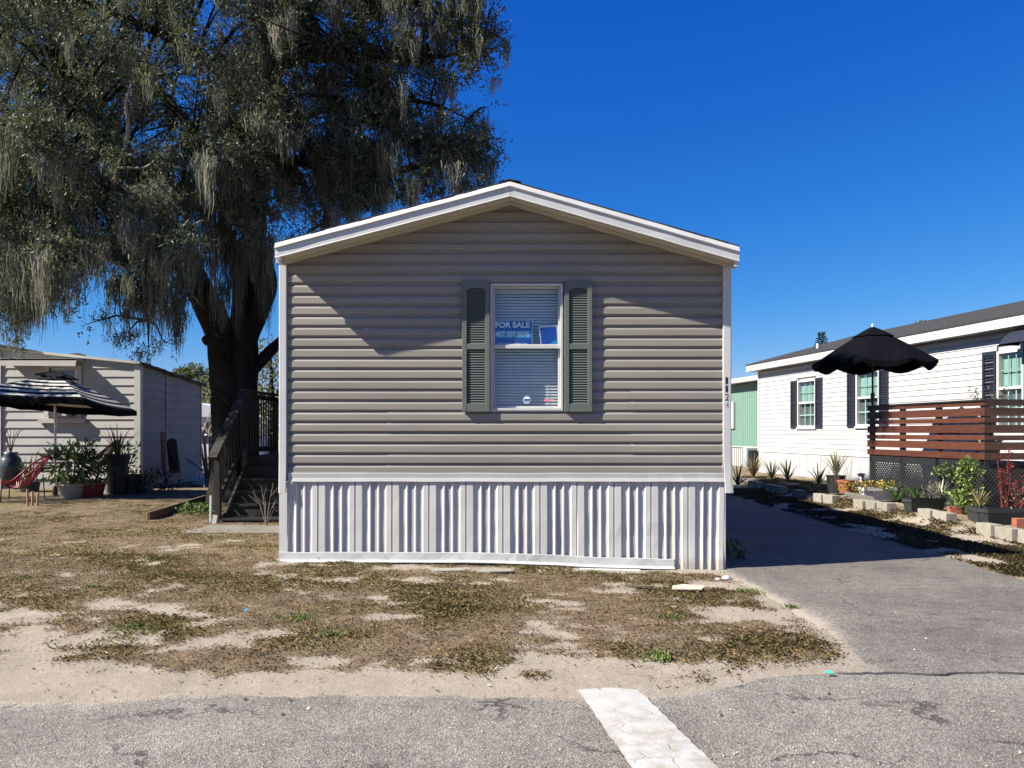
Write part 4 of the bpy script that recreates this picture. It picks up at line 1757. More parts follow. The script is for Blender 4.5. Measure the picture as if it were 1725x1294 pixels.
# roof
B('fascia', 'white_trim', rh, (-.32, WLEN + .3, -.34, -.30, WT + .02, WT + .23))
B('soffit', 'white_siding', rh, (-.30, WLEN + .28, -.298, .1, WT + .02, WT + .04))
m = MB()
m.prism([(-.35, -.36, WT + .232), (-.35, -.36, WT + .26), (-.35, 4.0, WT + 1.42), (-.35, 8.3, WT + .26), (-.35, 8.3, WT + .232)], (WLEN + .65, 0, 0))
rr = m.build('roof', 'shingle', rh)
for i in range(18):
    f0 = i / 18
    y0 = -.36 + 4.36 * f0
    z0 = WT + .262 + 1.16 * f0
    y1 = -.36 + 4.36 * (f0 + 1 / 18)
    z1 = WT + .262 + 1.16 * (f0 + 1 / 18)
    MB().prism([(-.36, y0, z0 + .002), (-.36, y0, z0 + .016), (-.36, y1 + .02, z1 + .010), (-.36, y1 + .02, z1 + .002)], (WLEN + .67, 0, 0)).build('shingle_course', 'shingle', rr)
B('end_fascia', 'white_trim', rh, (-.335, -.31, -.298, .0, WT + .045, WT + .225))
for (uu, yy) in ((1357, .55), ):
    tt = tw_(uu) - .9
    m = MB().tube([(tt, yy + .4, WT + .35), (tt, yy + .4, WT + .78)], .05, 10)
    m.build('vent_pipe', 'white_trim', rh)
# windows
for i, (a, b, z0, z1) in enumerate(wins):
    fr_ = .055
    w = B('window', 'white_trim', rh, (a, a + fr_, -.035, .10, z0, z1), (b - fr_, b, -.035, .10, z0, z1), (a + fr_, b - fr_, -.035, .10, z1 - fr_, z1), (a + fr_, b - fr_, -.035, .10, z0, z0 + fr_))
    zm = z0 + (z1 - z0) * .52
    B('meeting_rail', 'white_trim', w, (a + fr_, b - fr_, -.012, .05, zm - .03, zm + .03))
    B('sill', 'white_trim', w, (a - .03, b + .03, -.06, -.0355, z0 - .06, z0 - .001))
    B('upper_pane', 'glass', w, (a + fr_, b - fr_, .02, .024, zm + .03, z1 - fr_))
    B('lower_pane', 'glass', w, (a + fr_, b - fr_, .04, .044, z0 + fr_, zm - .03))
    B('curtain', 'curtain_mint', w, (a + .01, b - .01, .105, .115, zm - .02, z1 - .01))
    B('curtain', 'curtain_dark', w, (a + .01, b - .01, .105, .115, z0 + .01, zm - .021))
    for q in range(1, 3):
        xx = a + fr_ + (b - a - 2 * fr_) * q / 3
        B('muntin', 'curtain_mint', w, (xx - .012, xx + .012, .026, .036, z0 + fr_, z1 - fr_))
    for zz in (zm + (z1 - zm) * .48, z0 + (zm - z0) * .5):
        B('muntin', 'curtain_mint', w, (a + fr_, b - fr_, .027, .035, zz - .012, zz + .012))
    for (s0, s1) in ((a - .40, a - .015), (b + .015, b + .40)):
        sh = B('shutter', 'navy_shutter', rh, (s0, s0 + .05, -.056, -.0205, z0 - .03, z1 + .02), (s1 - .05, s1, -.056, -.0205, z0 - .03, z1 + .02))
        B('rail', 'navy_shutter', sh, (s0 + .05, s1 - .05, -.054, -.0205, z0 - .03, z0 + .05), (s0 + .05, s1 - .05, -.054, -.0205, z1 - .06, z1 + .02), (s0 + .05, s1 - .05, -.054, -.0205, zm - .03, zm + .03))
        n = 22
        src = None
        for q in range(n):
            zc = z0 + .05 + (z1 - z0 - .11) * (q + .5) / n
            if src is None:
                mm = MB().beam((s0 + .05, 0, 0), (s1 - .05, 0, 0), .05, .008, up=(0, -.6, .8))
                src = mm.build('slat', 'navy_shutter', sh)
                src.location = (0, -.036, zc)
            else:
                piece(src, 'slat', (0, -.036, zc), None, sh)
# small navy awning over the near window
a, b, z0, z1 = wins[2]
aw = thing('window_awning', 'dark navy curved awning on the white wall at the right edge', 'awning', RO, rotz=RZ)
rows = []
for q in range(9):
    t_ = q / 8
    rows.append([(x_, -.02 - .50 * t_, z1 + .42 - .34 * t_ ** 2.0) for x_ in (a + .62, a + .9, a + 1.3, b + 1.2)])
MB().strip(rows).build('canopy', 'navy_shutter', aw, smooth=True)
MB().strip([[r[0] for r in rows], [Vector(r[0]) * 1 - Vector((0, 0, 0)) if False else Vector((r[0][0], r[0][1], z1 + .06)) for r in rows]]).build('end_cheek', 'navy_shutter', aw)

# ------------------------------------------------------------------ green home further back
GO = Vector((10.0, 30.6, 0))
gh = thing('green_mobile_home', 'mint green ribbed metal home between the white home and the beige one', 'house', GO, rotz=RZ)
m = MB()
x = -9.0
rows = [[], []]
while x < .4:
    for (dx, o_) in ((0, 0), (.09, 0), (.11, -.03), (.16, -.03), (.18, 0)):
        rows[0].append((x + dx, o_, 1.0))
        rows[1].append((x + dx, o_, 3.62))
    x += .2
MB().strip(rows).build('ribbed_wall', 'green_metal', gh)
B('skirt', 'white_skirt', gh, (-9, .4, .01, .05, .0, .96))
src = None
for q in range(46):
    if src is None:
        src = MB().box(0, .05, -.02, .009, .05, .95).build('skirt_rib', 'white_skirt', gh)
        src.location = (-8.95, 0, 0)
    else:
        piece(src, 'skirt_rib', (-8.95 + q * .2, 0, 0), None, gh)
B('skirt_cap', 'white_trim', gh, (-9, .4, -.05, .05, .961, .999))
B('wall_core', 'green_metal', gh, (-9, .4, .06, 4.0, .0, 3.63))
B('eave', 'white_trim', gh, (-9.2, .6, -.45, .3, 3.65, 3.79))
B('window', 'white_trim', gh, (-3.9, -2.6, -.10, -.035, 1.75, 2.9))
MB().prism([(-9.2, -.46, 3.791), (-9.2, 4, 4.17), (-9.2, 4, 4.21), (-9.2, -.46, 3.83)], (9.8, 0, 0)).build('roof', 'white_trim', gh)
ac2 = thing('heat_pump', 'grey boxy outdoor unit beside the green home', 'outdoor unit', P(1270, 795, 29.6))
c = P(1270, 780, 29.5)
B('cabinet', 'grey_bucket', ac2, (c.x - .28, c.x + .28, c.y, c.y + .5, .25, 1.0), bevel=.02)
for q in range(9):
    B('louvre', 'black_metal', ac2, (c.x - .22, c.x + .22, c.y - .012, c.y - .004, .33 + q * .068, .36 + q * .068))

# ------------------------------------------------------------------ deck with slatted rail
DA = Vector((8.1, 17.5, 0))
dk = thing('raised_deck', 'raised deck with red-brown slat railing and black lattice before the white home', 'deck', DA, rotz=RZ)
DL, DW = 3.45, 2.35
z = 2.165
hs_ = [.082, .150, .088, .150, .092, .145, .125]
gaps = [.036, .034, .042, .042, .036, .05]
zs = []
for i, h in enumerate(hs_):
    zs.append((z - h, z))
    z -= h + (gaps[i] if i < 6 else 0)
for (z0, z1) in zs:
    B('rail_board', 'red_wood', dk, (-.03 + RND.uniform(-.02, .0), DL + .022, -.022, 0, z0, z1), bevel=.003)
    B('rail_board', 'red_wood', dk, (DL, DL + .022, .001, DW, z0, z1), bevel=.003)
B('top_cap', 'black_paint', dk, (-.04, DL + .06, -.05, .09, 2.168, 2.20), (DL - .03, DL + .06, .091, DW, 2.168, 2.20))
for (x, y) in ((.05, .05), (1.1, .05), (2.2, .05), (DL - .06, .05), (DL - .06, .95)):
    B('post', 'black_paint', dk, (x - .045, x + .045, y - .045, y + .045, .0, 2.167))
B('rim_joist', 'black_paint', dk, (0, DL - .01, .005, .04, .93, 1.10))
x = .02
for q in range(16):
    B('floor_board', 'black_paint', dk, (.0, DL - .01, .045 + q * .14, .045 + q * .14 + .132, 1.101, 1.13))
# lattice of crossed laths
def lattice(par, L, z0, z1, axis):
    m = MB()
    s = .085
    H = z1 - z0
    x = -H
    while x < L:
        a0, a1 = max(0, x), min(L, x + H)
        if a1 > a0 + .02:
            za, zb_ = z0 + (a0 - x), z0 + (a1 - x)
            for (p, q, off) in (((a0, za), (a1, zb_), 0), ((L - a0, za), (L - a1, zb_), .008)):
                if axis == 'x':
                    m.beam((p[0], .012 + off, p[1]), (q[0], .012 + off, q[1]), .007, .034, up=(0, 0, 1) if True else None)
                else:
                    m.beam((DL - .012 - off, p[0], p[1]), (DL - .012 - off, q[0], q[1]), .007, .034)
        x += s
    return m.build('lattice', 'lattice_plastic', par, kind='stuff')


lattice(dk, DL, .10, .93, 'x')
lattice(dk, DW + .4, .10, .93, 'y')
# things on the deck seen through the gaps
cc = thing('patio_chair', 'black patio chair on the deck behind the slat railing', 'chair', DA, rotz=RZ)
for (x, y) in ((1.75, .45), (2.25, .45), (1.75, .85), (2.25, .85)):
    MB().tube([(x, y, 1.13), (x, y, 1.58 if y < .6 else 2.05)], .014, 6).build('leg', 'black_metal', cc)
B('seat', 'black_metal', cc, (1.73, 2.27, .43, .87, 1.56, 1.60))
for q in range(7):
    B('back_slat', 'black_metal', cc, (1.78 + q * .07, 1.80 + q * .07, .845, .86, 1.61, 2.03))
pp = RO * 0 + DA + WD * 2.95 + (-WNRM) * .55
t = thing('deck_plant', 'wispy bare leaved plant rising above the deck railing', 'potted plant', (pp.x, pp.y, 1.13))
pot(t, (pp.x, pp.y, 1.13), .2, .35, 'planter_white')
m = MB()
tips = []
for q in range(9):
    a = q * .72
    p1 = Vector((pp.x, pp.y, 1.45))
    p2 = p1 + Vector((.12 * math.cos(a), .12 * math.sin(a), .55))
    p3 = p2 + Vector((.22 * math.cos(a + .5), .2 * math.sin(a + .5), .35 + .1 * math.sin(q * 2)))
    m.tube([p1, p2, p3], [.010, .006, .003], 5)
    tips += [p2.lerp(p3, s) for s in (.3, .6, .8, 1.0)]
m.build('stem', 'twig_wood', t)
n = len(tips) * 3
ce = np.repeat(np.array([tuple(p) for p in tips]), 3, axis=0) + NP.normal(0, .04, (n, 3))
v, f = leaf_mesh(ce, rand_dirs(n), rand_dirs(n), .07, .035)
fast_mesh('foliage', 'leaf', v, f, t, leaf_cols(n, [(.07, .08, .05), (.10, .11, .07)]))

# ------------------------------------------------------------------ black parasol on the deck
pc = Vector((8.14, 17.42, 0))
bp = thing('black_parasol', 'black parasol with scalloped rim and white finial above the deck corner', 'umbrella', (pc.x, pc.y, 1.1))
AZ, RIMZ, RR_ = 3.95, 3.17, 1.31
MB().tube([(pc.x, pc.y, 1.1), (pc.x, pc.y, AZ + .02)], .022, 12).build('pole', 'black_metal', bp)
MB().lathe([(.001, 0), (.03, .0), (.03, .12), (.045, .16), (.045, .24), (.03, .27), (.001, .27)], 12, (pc.x, pc.y, 2.22)).build('crank', 'black_metal', bp)
MB().tube([(pc.x + .03, pc.y, 2.4), (pc.x + .09, pc.y - .02, 2.42), (pc.x + .10, pc.y - .02, 2.36)], .009, 6).build('crank_handle', 'black_metal', bp)
MB().lathe([(.001, 0), (.030, 0), (.034, .02), (.022, .035), (.03, .06), (.026, .085), (.001, .1)], 14, (pc.x, pc.y, AZ + .0)).build('finial', 'canvas_white', bp, smooth=True)


def cano(r, a, n=8, inner=0.0):
    s = (a / (2 * math.pi) * n) % 1
    bow = math.sin(math.pi * s)
    t = r
    rr_ = RR_ * t * (1 - .045 * bow * t - (1 - math.cos(math.pi / n)) * bow * .6)
    z_ = AZ - (AZ - RIMZ) * (t ** 1.12) - .07 * bow * t ** 2
    return Vector((pc.x + rr_ * math.cos(a + .2), pc.y + rr_ * math.sin(a + .2), z_))


for (nm, ra, rb, lift) in (('canopy', .24, 1.0, 0.0), ('vent_tier', .02, .34, .035)):
    rows = []
    for i in range(9):
        t_ = ra + (rb - ra) * i / 8
        rows.append([cano(t_, 2 * math.pi * q / 48) + Vector((0, 0, lift)) for q in range(48)])
    MB().strip(rows, close=True).build(nm, 'umbrella_black', bp, smooth=True)
rows = [[], []]
for q in range(48):
    a = 2 * math.pi * q / 48
    s = (q / 6) % 1
    p = cano(1.0, a)
    rows[0].append(p)
    rows[1].append(p - Vector((0, 0, .06 + .07 * math.sin(math.pi * s))))
MB().strip(rows, close=True).build('valance', 'umbrella_black', bp, smooth=True)
for q in range(8):
    a = 2 * math.pi * q / 8
    MB().tube([cano(.05, a) - Vector((0, 0, .03)), cano(.5, a) - Vector((0, 0, .02)), cano(1, a) - Vector((0, 0, .015))], .008, 5).build('rib', 'black_metal', bp)
    MB().tube([(pc.x, pc.y, RIMZ - .1), cano(.5, a) - Vector((0, 0, .02))], .007, 5).build('strut', 'black_metal', bp)

# ------------------------------------------------------------------ concrete block edging
blk = MB().box(-.095, .095, -.195, .195, 0, .21).build('concrete_block', 'block_concrete', None, bevel=.008, raw=True)
blocks = [(7.42, 11.0, 0), (7.36, 11.42, 1), (7.33, 11.85, -2), (7.42, 13.25, 3), (7.38, 13.66, 1), (7.30, 15.05, 2), (7.26, 15.45, 0), (7.20, 15.86, 2), (7.14, 17.25, 8), (7.08, 17.68, 4), (7.05, 18.95, 6), (7.04, 20.1, 3), (7.04, 20.52, -3), (7.02, 20.95, 2), (7.0, 22.0, 5), (7.02, 22.42, 3), (7.02, 24.0, 2), (7.0, 24.42, 0)]
desc = ['nearest concrete block at the right picture edge', 'concrete block second from the right picture edge', 'front end block of the nearest row with a clean end face',
        'right block of the pair before the black planters', 'left block of the pair before the black planters', 'right end block of the row of three below the lattice', 'middle block of the row of three below the lattice', 'left block of the row of three below the lattice',
        'block in front of the terracotta pot, right one', 'block in front of the terracotta pot, left one', 'single block left of the pots in dappled shade', 'right block of the shaded row along the driveway', 'middle block of the shaded row along the driveway', 'left block of the shaded row along the driveway',
        'right block of the far pair below the white skirt', 'left block of the far pair below the white skirt', 'second farthest concrete block along the driveway', 'farthest concrete block along the driveway']
for i, (x, y, a) in enumerate(blocks):
    o = blk if i == 0 else piece(blk, 'concrete_block')
    o.location = (x, y, T(x, y) * .4 - .005)
    o.rotation_euler = (RND.uniform(-.03, .03), RND.uniform(-.04, .04), R(a))
    if i:
        b = o.modifiers.new('bevel', 'BEVEL')
        b.width = .008
        b.segments = 2
    tag(o, desc[i], 'block', 'concrete blocks edging the planting bed')


# ------------------------------------------------------------------ planting bed on the right
def trough(label, x, y, L, rz, mt, dz=.17):
    t = thing('planter_trough', label, 'planter', (x, y, dz), rotz=rz)
    m = MB()
    h, w = .26, .2
    tw2 = .035
    V0 = [(-L / 2 + tw2, -w / 2 + .03, 0), (L / 2 - tw2, -w / 2 + .03, 0), (L / 2 - tw2, w / 2 - .03, 0), (-L / 2 + tw2, w / 2 - .03, 0)]
    V1 = [(-L / 2, -w / 2, h), (L / 2, -w / 2, h), (L / 2, w / 2, h), (-L / 2, w / 2, h)]
    V2 = [(-L / 2 + .02, -w / 2 + .02, h), (L / 2 - .02, -w / 2 + .02, h), (L / 2 - .02, w / 2 - .02, h), (-L / 2 + .02, w / 2 - .02, h)]
    V3 = [(a_, b_, h - .05) for a_, b_, _ in V2]
    m.strip([V0, V1, V2, V3], close=True)
    m.add(V0, [(3, 2, 1, 0)])
    m.build('trough', mt, t)
    mm = MB()
    for (x0, x1, y0, y1) in ((-L / 2 - .008, L / 2 + .008, -w / 2 - .008, -w / 2 + .0), (-L / 2 - .008, L / 2 + .008, w / 2, w / 2 + .008), (-L / 2 - .008, -L / 2, -w / 2, w / 2), (L / 2, L / 2 + .008, -w / 2, w / 2)):
        mm.box(x0, x1, y0, y1, h - .06, h + .004)
    mm.build('rim', mt, t)
    MB().poly(V3).build('soil', 'soil', t)
    return t


trough('black plastic trough planter left of the middle block pair', 7.72, 14.45, .85, R(20), 'planter_black', .10)
trough('black plastic trough planter between the two nearest block groups', 7.82, 12.95, .62, R(75), 'planter_black', .08)
trough('black plastic trough planter with red stems at the right edge', 7.92, 12.35, .9, R(12), 'planter_black', .12)


def plant_at(name, label, u, v, Y, z0):
    p = P(u, v, Y)
    return thing(name, label, 'plant', (p.x, Y, z0)), Vector((p.x, Y, z0))


# spiky bromeliads along the white skirting
for i, (u, Y, n, L, lab, pal) in enumerate((
        (1269, 24.6, 46, .75, 'leftmost wide bronze spiky plant by the outdoor unit', [(.22, .17, .08), (.14, .13, .05), (.30, .22, .11), (.10, .06, .04)]),
        (1300, 23.6, 24, .66, 'second spiky plant from the left along the white skirting', [(.20, .18, .09), (.13, .14, .06)]),
        (1327, 22.9, 26, .70, 'third spiky plant from the left along the white skirting', [(.22, .19, .10), (.13, .14, .06)]),
        (1380, 21.0, 18, .62, 'thin spiky plant alone before the middle of the white skirting', [(.17, .17, .09), (.12, .13, .06)]),
        (1408, 18.2, 30, .62, 'spiky plant rising from the pots on the blocks', [(.16, .18, .10), (.22, .22, .12)]))):
    z0 = .17 if i < 4 else .58
    t, c = plant_at('spiky_plant', lab, u, 800, Y, z0)
    t['group'] = 'spiky plants in the bed'
    spiky(t, c, n, L, .05, pal, .95)
    if i == 4:
        MB().lathe([(.001, -.40), (.17, -.40), (.21, -.02), (.23, 0), (.001, -.03)], 16, c).build('pot', 'dark_pot', t)
t, c = plant_at('dark_agave', 'dark low agave at the left end of the bed', 1243, 800, 22.6, .05)
spiky(t, c, 14, .75, .07, [(.03, .045, .035), (.05, .065, .05)], 1.5)
t, c = plant_at('small_agave', 'small dark agave behind the single shaded block', 1373, 800, 18.7, .15)
spiky(t, c, 9, .36, .05, [(.04, .06, .04), (.06, .08, .05)], 1.2)
c = P(1424, 830, 17.7)
c.z = .20
o = MB().lathe([(.001, 0), (.12, 0), (.17, .25), (.19, .25), (.19, .30), (.16, .30), (.001, .24)], 18, c).build('flower_pot', 'terracotta', None)
tag(o, 'terracotta pot behind the blocks left of the yellow flowers', 'pot')
# twiggy stems in the pots
m = MB()
for q in range(12):
    a = q * 2.1
    b0 = Vector((c.x + RND.uniform(-.3, .1), c.y, .4))
    m.tube([b0, b0 + Vector((RND.uniform(-.1, .1), .03, .3)), b0 + Vector((RND.uniform(-.2, .25), .05, .5 + RND.uniform(0, .3)))], [.007, .005, .002], 4)
tag(m.build('bare_twigs', 'twig_wood', None), 'thin bare brown twigs above the terracotta pot', 'plant')

# yellow flowers in a pale trough
p = P(1478, 852, 16.4)
t = trough('pale trough overflowing with yellow flowers', p.x, 16.4, .75, R(8), 'planter_white', .16)
fl = thing('yellow_flowers', 'low mass of yellow flowers spilling over the pale trough', 'flowers', (p.x, 16.4, .42))
bush_mesh('blossoms', (p.x - .15, 16.4, .45), (.75, .2, .12), 520, .05, .04, [(.42, .29, .03), (.32, .22, .02), (.16, .15, .04), (.10, .12, .03)], fl, shell=.2)
# stray white stones / scrap beside
m = MB()
q = P(1455, 850, 16.0)
m.prism([(q.x - .35, q.y + .1, .30), (q.x + .1, q.y - .1, .02), (q.x + .22, q.y - .1, .06), (q.x + .18, q.y - .05, .26), (q.x - .3, q.y + .12, .36)], (0, .04, 0))
tag(m.build('pale_slab', 'slab_concrete', None), 'pale broken slab propped left of the row of three blocks', 'slab')

# solar garden lamp
p = P(1451, 825, 18.0)
sl = thing('garden_lamp', 'small black solar garden lamp left of the deck', 'lamp', (p.x, 18.0, .2))
MB().tube([(p.x, 18, .2), (p.x, 18, .44)], .012, 8).build('stem', 'black_metal', sl)
MB().lathe([(.03, .44), (.065, .60), (.058, .60), (.025, .44)], 12, (p.x, 18, 0)).build('lantern_glass', 'planter_white', sl)
for q in range(4):
    a = q * math.pi / 2
    MB().tube([(p.x + .032 * math.cos(a), 18 + .032 * math.sin(a), .44), (p.x + .07 * math.cos(a), 18 + .07 * math.sin(a), .605)], .007, 5).build('lantern_bar', 'black_metal', sl)
MB().lathe([(.10, .60), (.10, .615), (.03, .645), (.001, .645)], 14, (p.x, 18, 0)).build('cap', 'black_metal', sl)

# strappy greenery in front of the lattice
for i, (u, Y, L, lab) in enumerate(((1510, 16.2, .42, 'low dark strap leaved plant left before the lattice'), (1545, 15.7, .45, 'low strap leaved plant in the middle before the lattice'), (1490, 16.9, .4, 'low dark strap leaved plant at the deck corner post'), (1585, 14.6, .36, 'pale striped strap plant in the left trough'), (1620, 14.2, .48, 'bright green strap plant beside the left trough'), (1572, 14.6, .25, 'grey bushy plant in the left trough'), (1650, 13.0, .36, 'dry grassy plant in the middle trough'))):
    z0 = .16 if i < 3 or i == 4 else .34
    t, c = plant_at('strap_plant', lab, u, 860, Y, z0)
    t['group'] = 'low plants before the lattice'
    pal = GRN if i < 3 else (([(.45, .45, .33), (.16, .20, .10)]) if i == 3 else (LGT if i == 4 else DRY))
    if i in (5,):
        bush_mesh('foliage', (c.x, c.y, c.z + .12), (.22, .14, .16), 260, .08, .012, [(.14, .13, .10), (.20, .19, .14)], t, shell=.05)
    else:
        spiky(t, c, 34 if i < 3 else 26, L, .035, pal, 1.6 if i < 3 else 1.1)

# climbing shrub on the lattice
p = P(1632, 820, 14.0)
t = thing('climbing_shrub', 'bright green leafy shrub climbing the lattice at the deck corner', 'shrub', (p.x, 14.0, .16))
for (du, v, rx, rz_, n) in ((0, 800, .24, .30, 190), (-6, 838, .28, .25, 200), (10, 858, .22, .22, 140), (-2, 785, .14, .14, 60)):
    c2 = P(1630 + du, v, 13.85)
    bush_mesh('foliage', c2, (rx, .14, rz_), n, .085, .06, [(.10, .17, .035), (.16, .23, .06), (.06, .10, .02), (.24, .30, .08)], t, shell=.1)
m = MB()
for q in range(5):
    m.tube([(p.x + .05 * q - .1, 14, .1), (p.x + .08 * math.sin(q), 13.95, .5), (p.x + .1 * math.sin(q * 2), 13.9, .95)], [.012, .009, .004], 5)
m.build('stem', 'twig_wood', t)
vn = thing('vine', 'thin green vine trailing along the top of the lattice', 'vine', (P(1600, 800, 14.6).x, 14.6, .8))
for (u, v, Y) in ((1582, 795, 15.15), (1596, 798, 14.85), (1612, 802, 14.6), (1600, 790, 14.8)):
    bush_mesh('foliage', P(u, v, Y) - Vector((.03, .0, 0)), (.16, .08, .10), 60, .07, .05, LGT[:3] + GRN, vn, shell=.1)

# red-stemmed plants
for i, (u, Y, h, sp2, n, lab) in enumerate(((1692, 12.6, .95, .05, 5, 'tall red stemmed plant with a red tip at the right'), (1715, 12.5, .62, .22, 9, 'bushy red leaved plant at the right picture edge'))):
    p = P(u, 870, Y)
    t = thing('red_stemmed_plant', lab, 'plant', (p.x, Y, .36), 'red plants in the right trough')
    m = MB()
    tip = []
    for q in range(n):
        a = q * 2.4
        b0 = Vector((p.x + sp2 * .5 * math.cos(a), Y + .05 * math.sin(a), .34))
        tp = b0 + Vector((sp2 * math.cos(a) * .9, .1 * math.sin(a), h * (1 - .13 * q) if i == 0 else h * RND.uniform(.6, 1)))
        m.tube([b0, b0.lerp(tp, .5) + Vector((.02 * math.sin(q), 0, 0)), tp], [.014, .012, .007], 5)
        tip.append(tp)
    m.build('stem', 'red_stem', t)
    for tp in tip:
        bush_mesh('red_leaves', tp, (.05, .05, .08), 34, .05, .022, REDL, t, shell=.05)
    if i:
        bush_mesh('foliage', (p.x, Y, .55), (.25, .15, .22), 120, .08, .025, REDL + LGT[:1] + DRY, t, shell=.05)
# brick-coloured pot pieces
for i, (u, v, Y, lab) in enumerate(((1610, 869, 13.9, 'orange brick lying behind the middle block pair'), (1722, 890, 12.0, 'orange brick at the right picture edge behind the blocks'))):
    p = P(u, v, Y)
    o = B('brick', 'terracotta', None, (p.x - .13, p.x + .13, Y - .06, Y + .06, .1, .26), bevel=.008)
    tag(o, lab, 'brick')

# ------------------------------------------------------------------ the big oak hung with moss
oak = thing('oak_tree', 'huge old oak draped with grey hanging moss behind the stairs', 'tree', (P(398, 0, 17).x, 17, 0))


def smooth_path(pts, k=4):
    """Catmull-Rom through (point, radius) pairs"""
    out = []
    n = len(pts)
    for i in range(n - 1):
        p0, p1, p2, p3 = (pts[max(0, i - 1)], pts[i], pts[i + 1], pts[min(n - 1, i + 2)])
        for q in range(k):
            t = q / k
            a = [(2 * p1[0]), (p2[0] - p0[0]), (2 * p0[0] - 5 * p1[0] + 4 * p2[0] - p3[0]), (3 * p1[0] - p0[0] - 3 * p2[0] + p3[0])]
            out.append(((a[0] + a[1] * t + a[2] * t * t + a[3] * t ** 3) * .5, p1[1] + (p2[1] - p1[1]) * t))
    out.append(pts[-1])
    return out


def dep(u, Y):
    """the boughs to the right lean forward over the roof of the home"""
    k_ = sstep(455, 640, u)
    return Y + (17.0 - Y) * k_


def limb(m, seq, n=12, rough=.08):
    pts = [(P(u, v, dep(u, Y)), r) for (u, v, Y, r) in seq]
    sm = smooth_path(pts, 5)
    m.tube([p for p, r in sm], [r * (1 + rough * fbm(p.x * 2, p.z * 2, 1)) for p, r in sm], n)
    return sm


SK = []                      # skeleton points that carry twigs
m = MB()
limb(m, [(398, 905, 17, .85), (398, 850, 17, .62), (394, 760, 17, .46), (382, 660, 17, .33), (378, 600, 17, .36), (370, 560, 17, .32), (345, 505, 16.8, .30), (312, 440, 16.6, .27), (288, 395, 16.4, .22)], 16)
limb(m, [(404, 850, 17.1, .46), (410, 760, 17.1, .34), (411, 660, 17.1, .29), (411, 600, 17.1, .30), (412, 540, 17.1, .29), (414, 470, 17.2, .25), (428, 390, 17.4, .24)], 16)
limb(m, [(380, 590, 16.9, .25), (362, 578, 16.75, .20), (350, 574, 16.7, .13), (343, 576, 16.65, .08)], 10)
trunk = m.build('trunk', 'bark', oak, smooth=True)
m = MB()
limbs = [
    [(290, 398, 16.4, .27), (262, 360, 16.2, .20), (225, 335, 15.8, .16), (150, 300, 15.2, .11), (70, 230, 14.6, .07), (-30, 160, 14.2, .04)],
    [(428, 395, 17.4, .24), (438, 300, 17.6, .20), (443, 190, 17.8, .17), (446, 80, 18, .14), (450, -40, 18.2, .11), (440, -90, 18.4, .06)],
    [(408, 610, 17.05, .16), (428, 545, 17.0, .21), (450, 480, 16.9, .21), (430, 410, 16.8, .22), (392, 352, 16.6, .19), (330, 325, 16.3, .16), (270, 310, 16, .12), (190, 250, 15.6, .08), (90, 130, 15.2, .05)],
    [(420, 630, 17.2, .14), (455, 592, 17.3, .13), (500, 545, 17.6, .12), (540, 440, 18, .14), (560, 330, 19.4, .10), (600, 250, 20.6, .07)],
    [(442, 150, 17.8, .18), (480, 105, 18, .15), (550, 94, 18.2, .14), (610, 105, 19.5, .10), (632, 160, 20.5, .07), (640, 210, 21, .04)],
    [(600, 100, 19.4, .09), (690, 100, 21, .07), (770, 90, 22, .04), (815, 72, 22.6, .01)],
    [(432, 300, 17.5, .17), (500, 270, 17.8, .13), (590, 300, 19.5, .10), (660, 290, 20.8, .09), (740, 270, 22, .06), (805, 245, 22.8, .012)],
    [(446, 60, 18, .17), (540, 10, 19, .12), (650, -10, 20.6, .09), (740, 20, 22, .05), (800, 30, 22.8, .01)],
    [(310, 440, 16.6, .16), (230, 430, 15.8, .12), (140, 440, 15, .08), (60, 460, 14.4, .05), (0, 490, 14, .03)],
    [(430, 380, 17.4, .22), (330, 230, 18.5, .15), (230, 110, 19.6, .11), (120, 10, 20.5, .06)],
    [(442, 180, 17.8, .18), (330, 90, 17, .12), (210, 30, 16.2, .08), (60, -30, 15.6, .05)],
    [(285, 400, 16.4, .12), (280, 450, 15.8, .09), (262, 500, 15.4, .06), (250, 540, 15.2, .03)],
    [(150, 300, 15.2, .11), (40, 290, 15.4, .09), (-120, 300, 15.6, .08), (-260, 330, 15.8, .06), (-380, 330, 15.8, .04)],
    [(445, 100, 18, .16), (480, 20, 19, .12), (560, -40, 20.8, .09), (660, -60, 22.4, .02)],
    [(435, 320, 17.5, .14), (470, 230, 18.6, .10), (560, 180, 20.8, .08), (700, 170, 22.4, .05), (790, 200, 23.4, .01)],
]
for seq in limbs:
    sm = limb(m, seq, 9)
    SK += [(p, r) for p, r in sm]
m.build('limbs', 'bark', trunk, smooth=True)
# pale dead branches catching the sun on the near side
m = MB()
for seq in ([(186, 335, 14.2, .055), (197, 290, 14.1, .050), (208, 262, 14.0, .046), (216, 215, 13.9, .038), (212, 175, 13.8, .03), (222, 140, 13.8, .015)],
            [(200, 283, 14.0, .03), (222, 283, 13.8, .026), (245, 282, 13.8, .022), (270, 262, 13.7, .018), (300, 232, 13.7, .01)],
            [(213, 340, 13.9, .014), (225, 337, 13.9, .014), (237, 330, 13.9, .014), (239, 350, 13.9, .012)],
            [(430, 110, 16.5, .03), (455, 70, 16.4, .026), (470, 30, 16.3, .02), (478, -20, 16.3, .015)]):
    m = MB()
    limb(m, seq, 7)
    m.build('dead_branch', 'pale_bark', trunk, smooth=True)

SKP = np.array([tuple(p) for p, r in SK])


# crown: clumps scattered through measured regions of the crown's volume
def edge_right(v):
    pts = [(-120, 800), (-20, 838), (40, 846), (70, 850), (110, 832), (150, 800), (175, 790), (215, 835), (250, 848), (280, 835), (320, 822), (360, 800)]
    for (a, b), (c_, d_) in zip(pts, pts[1:]):
        if a <= v <= c_:
            return b + (d_ - b) * (v - a) / (c_ - a)
    return 800


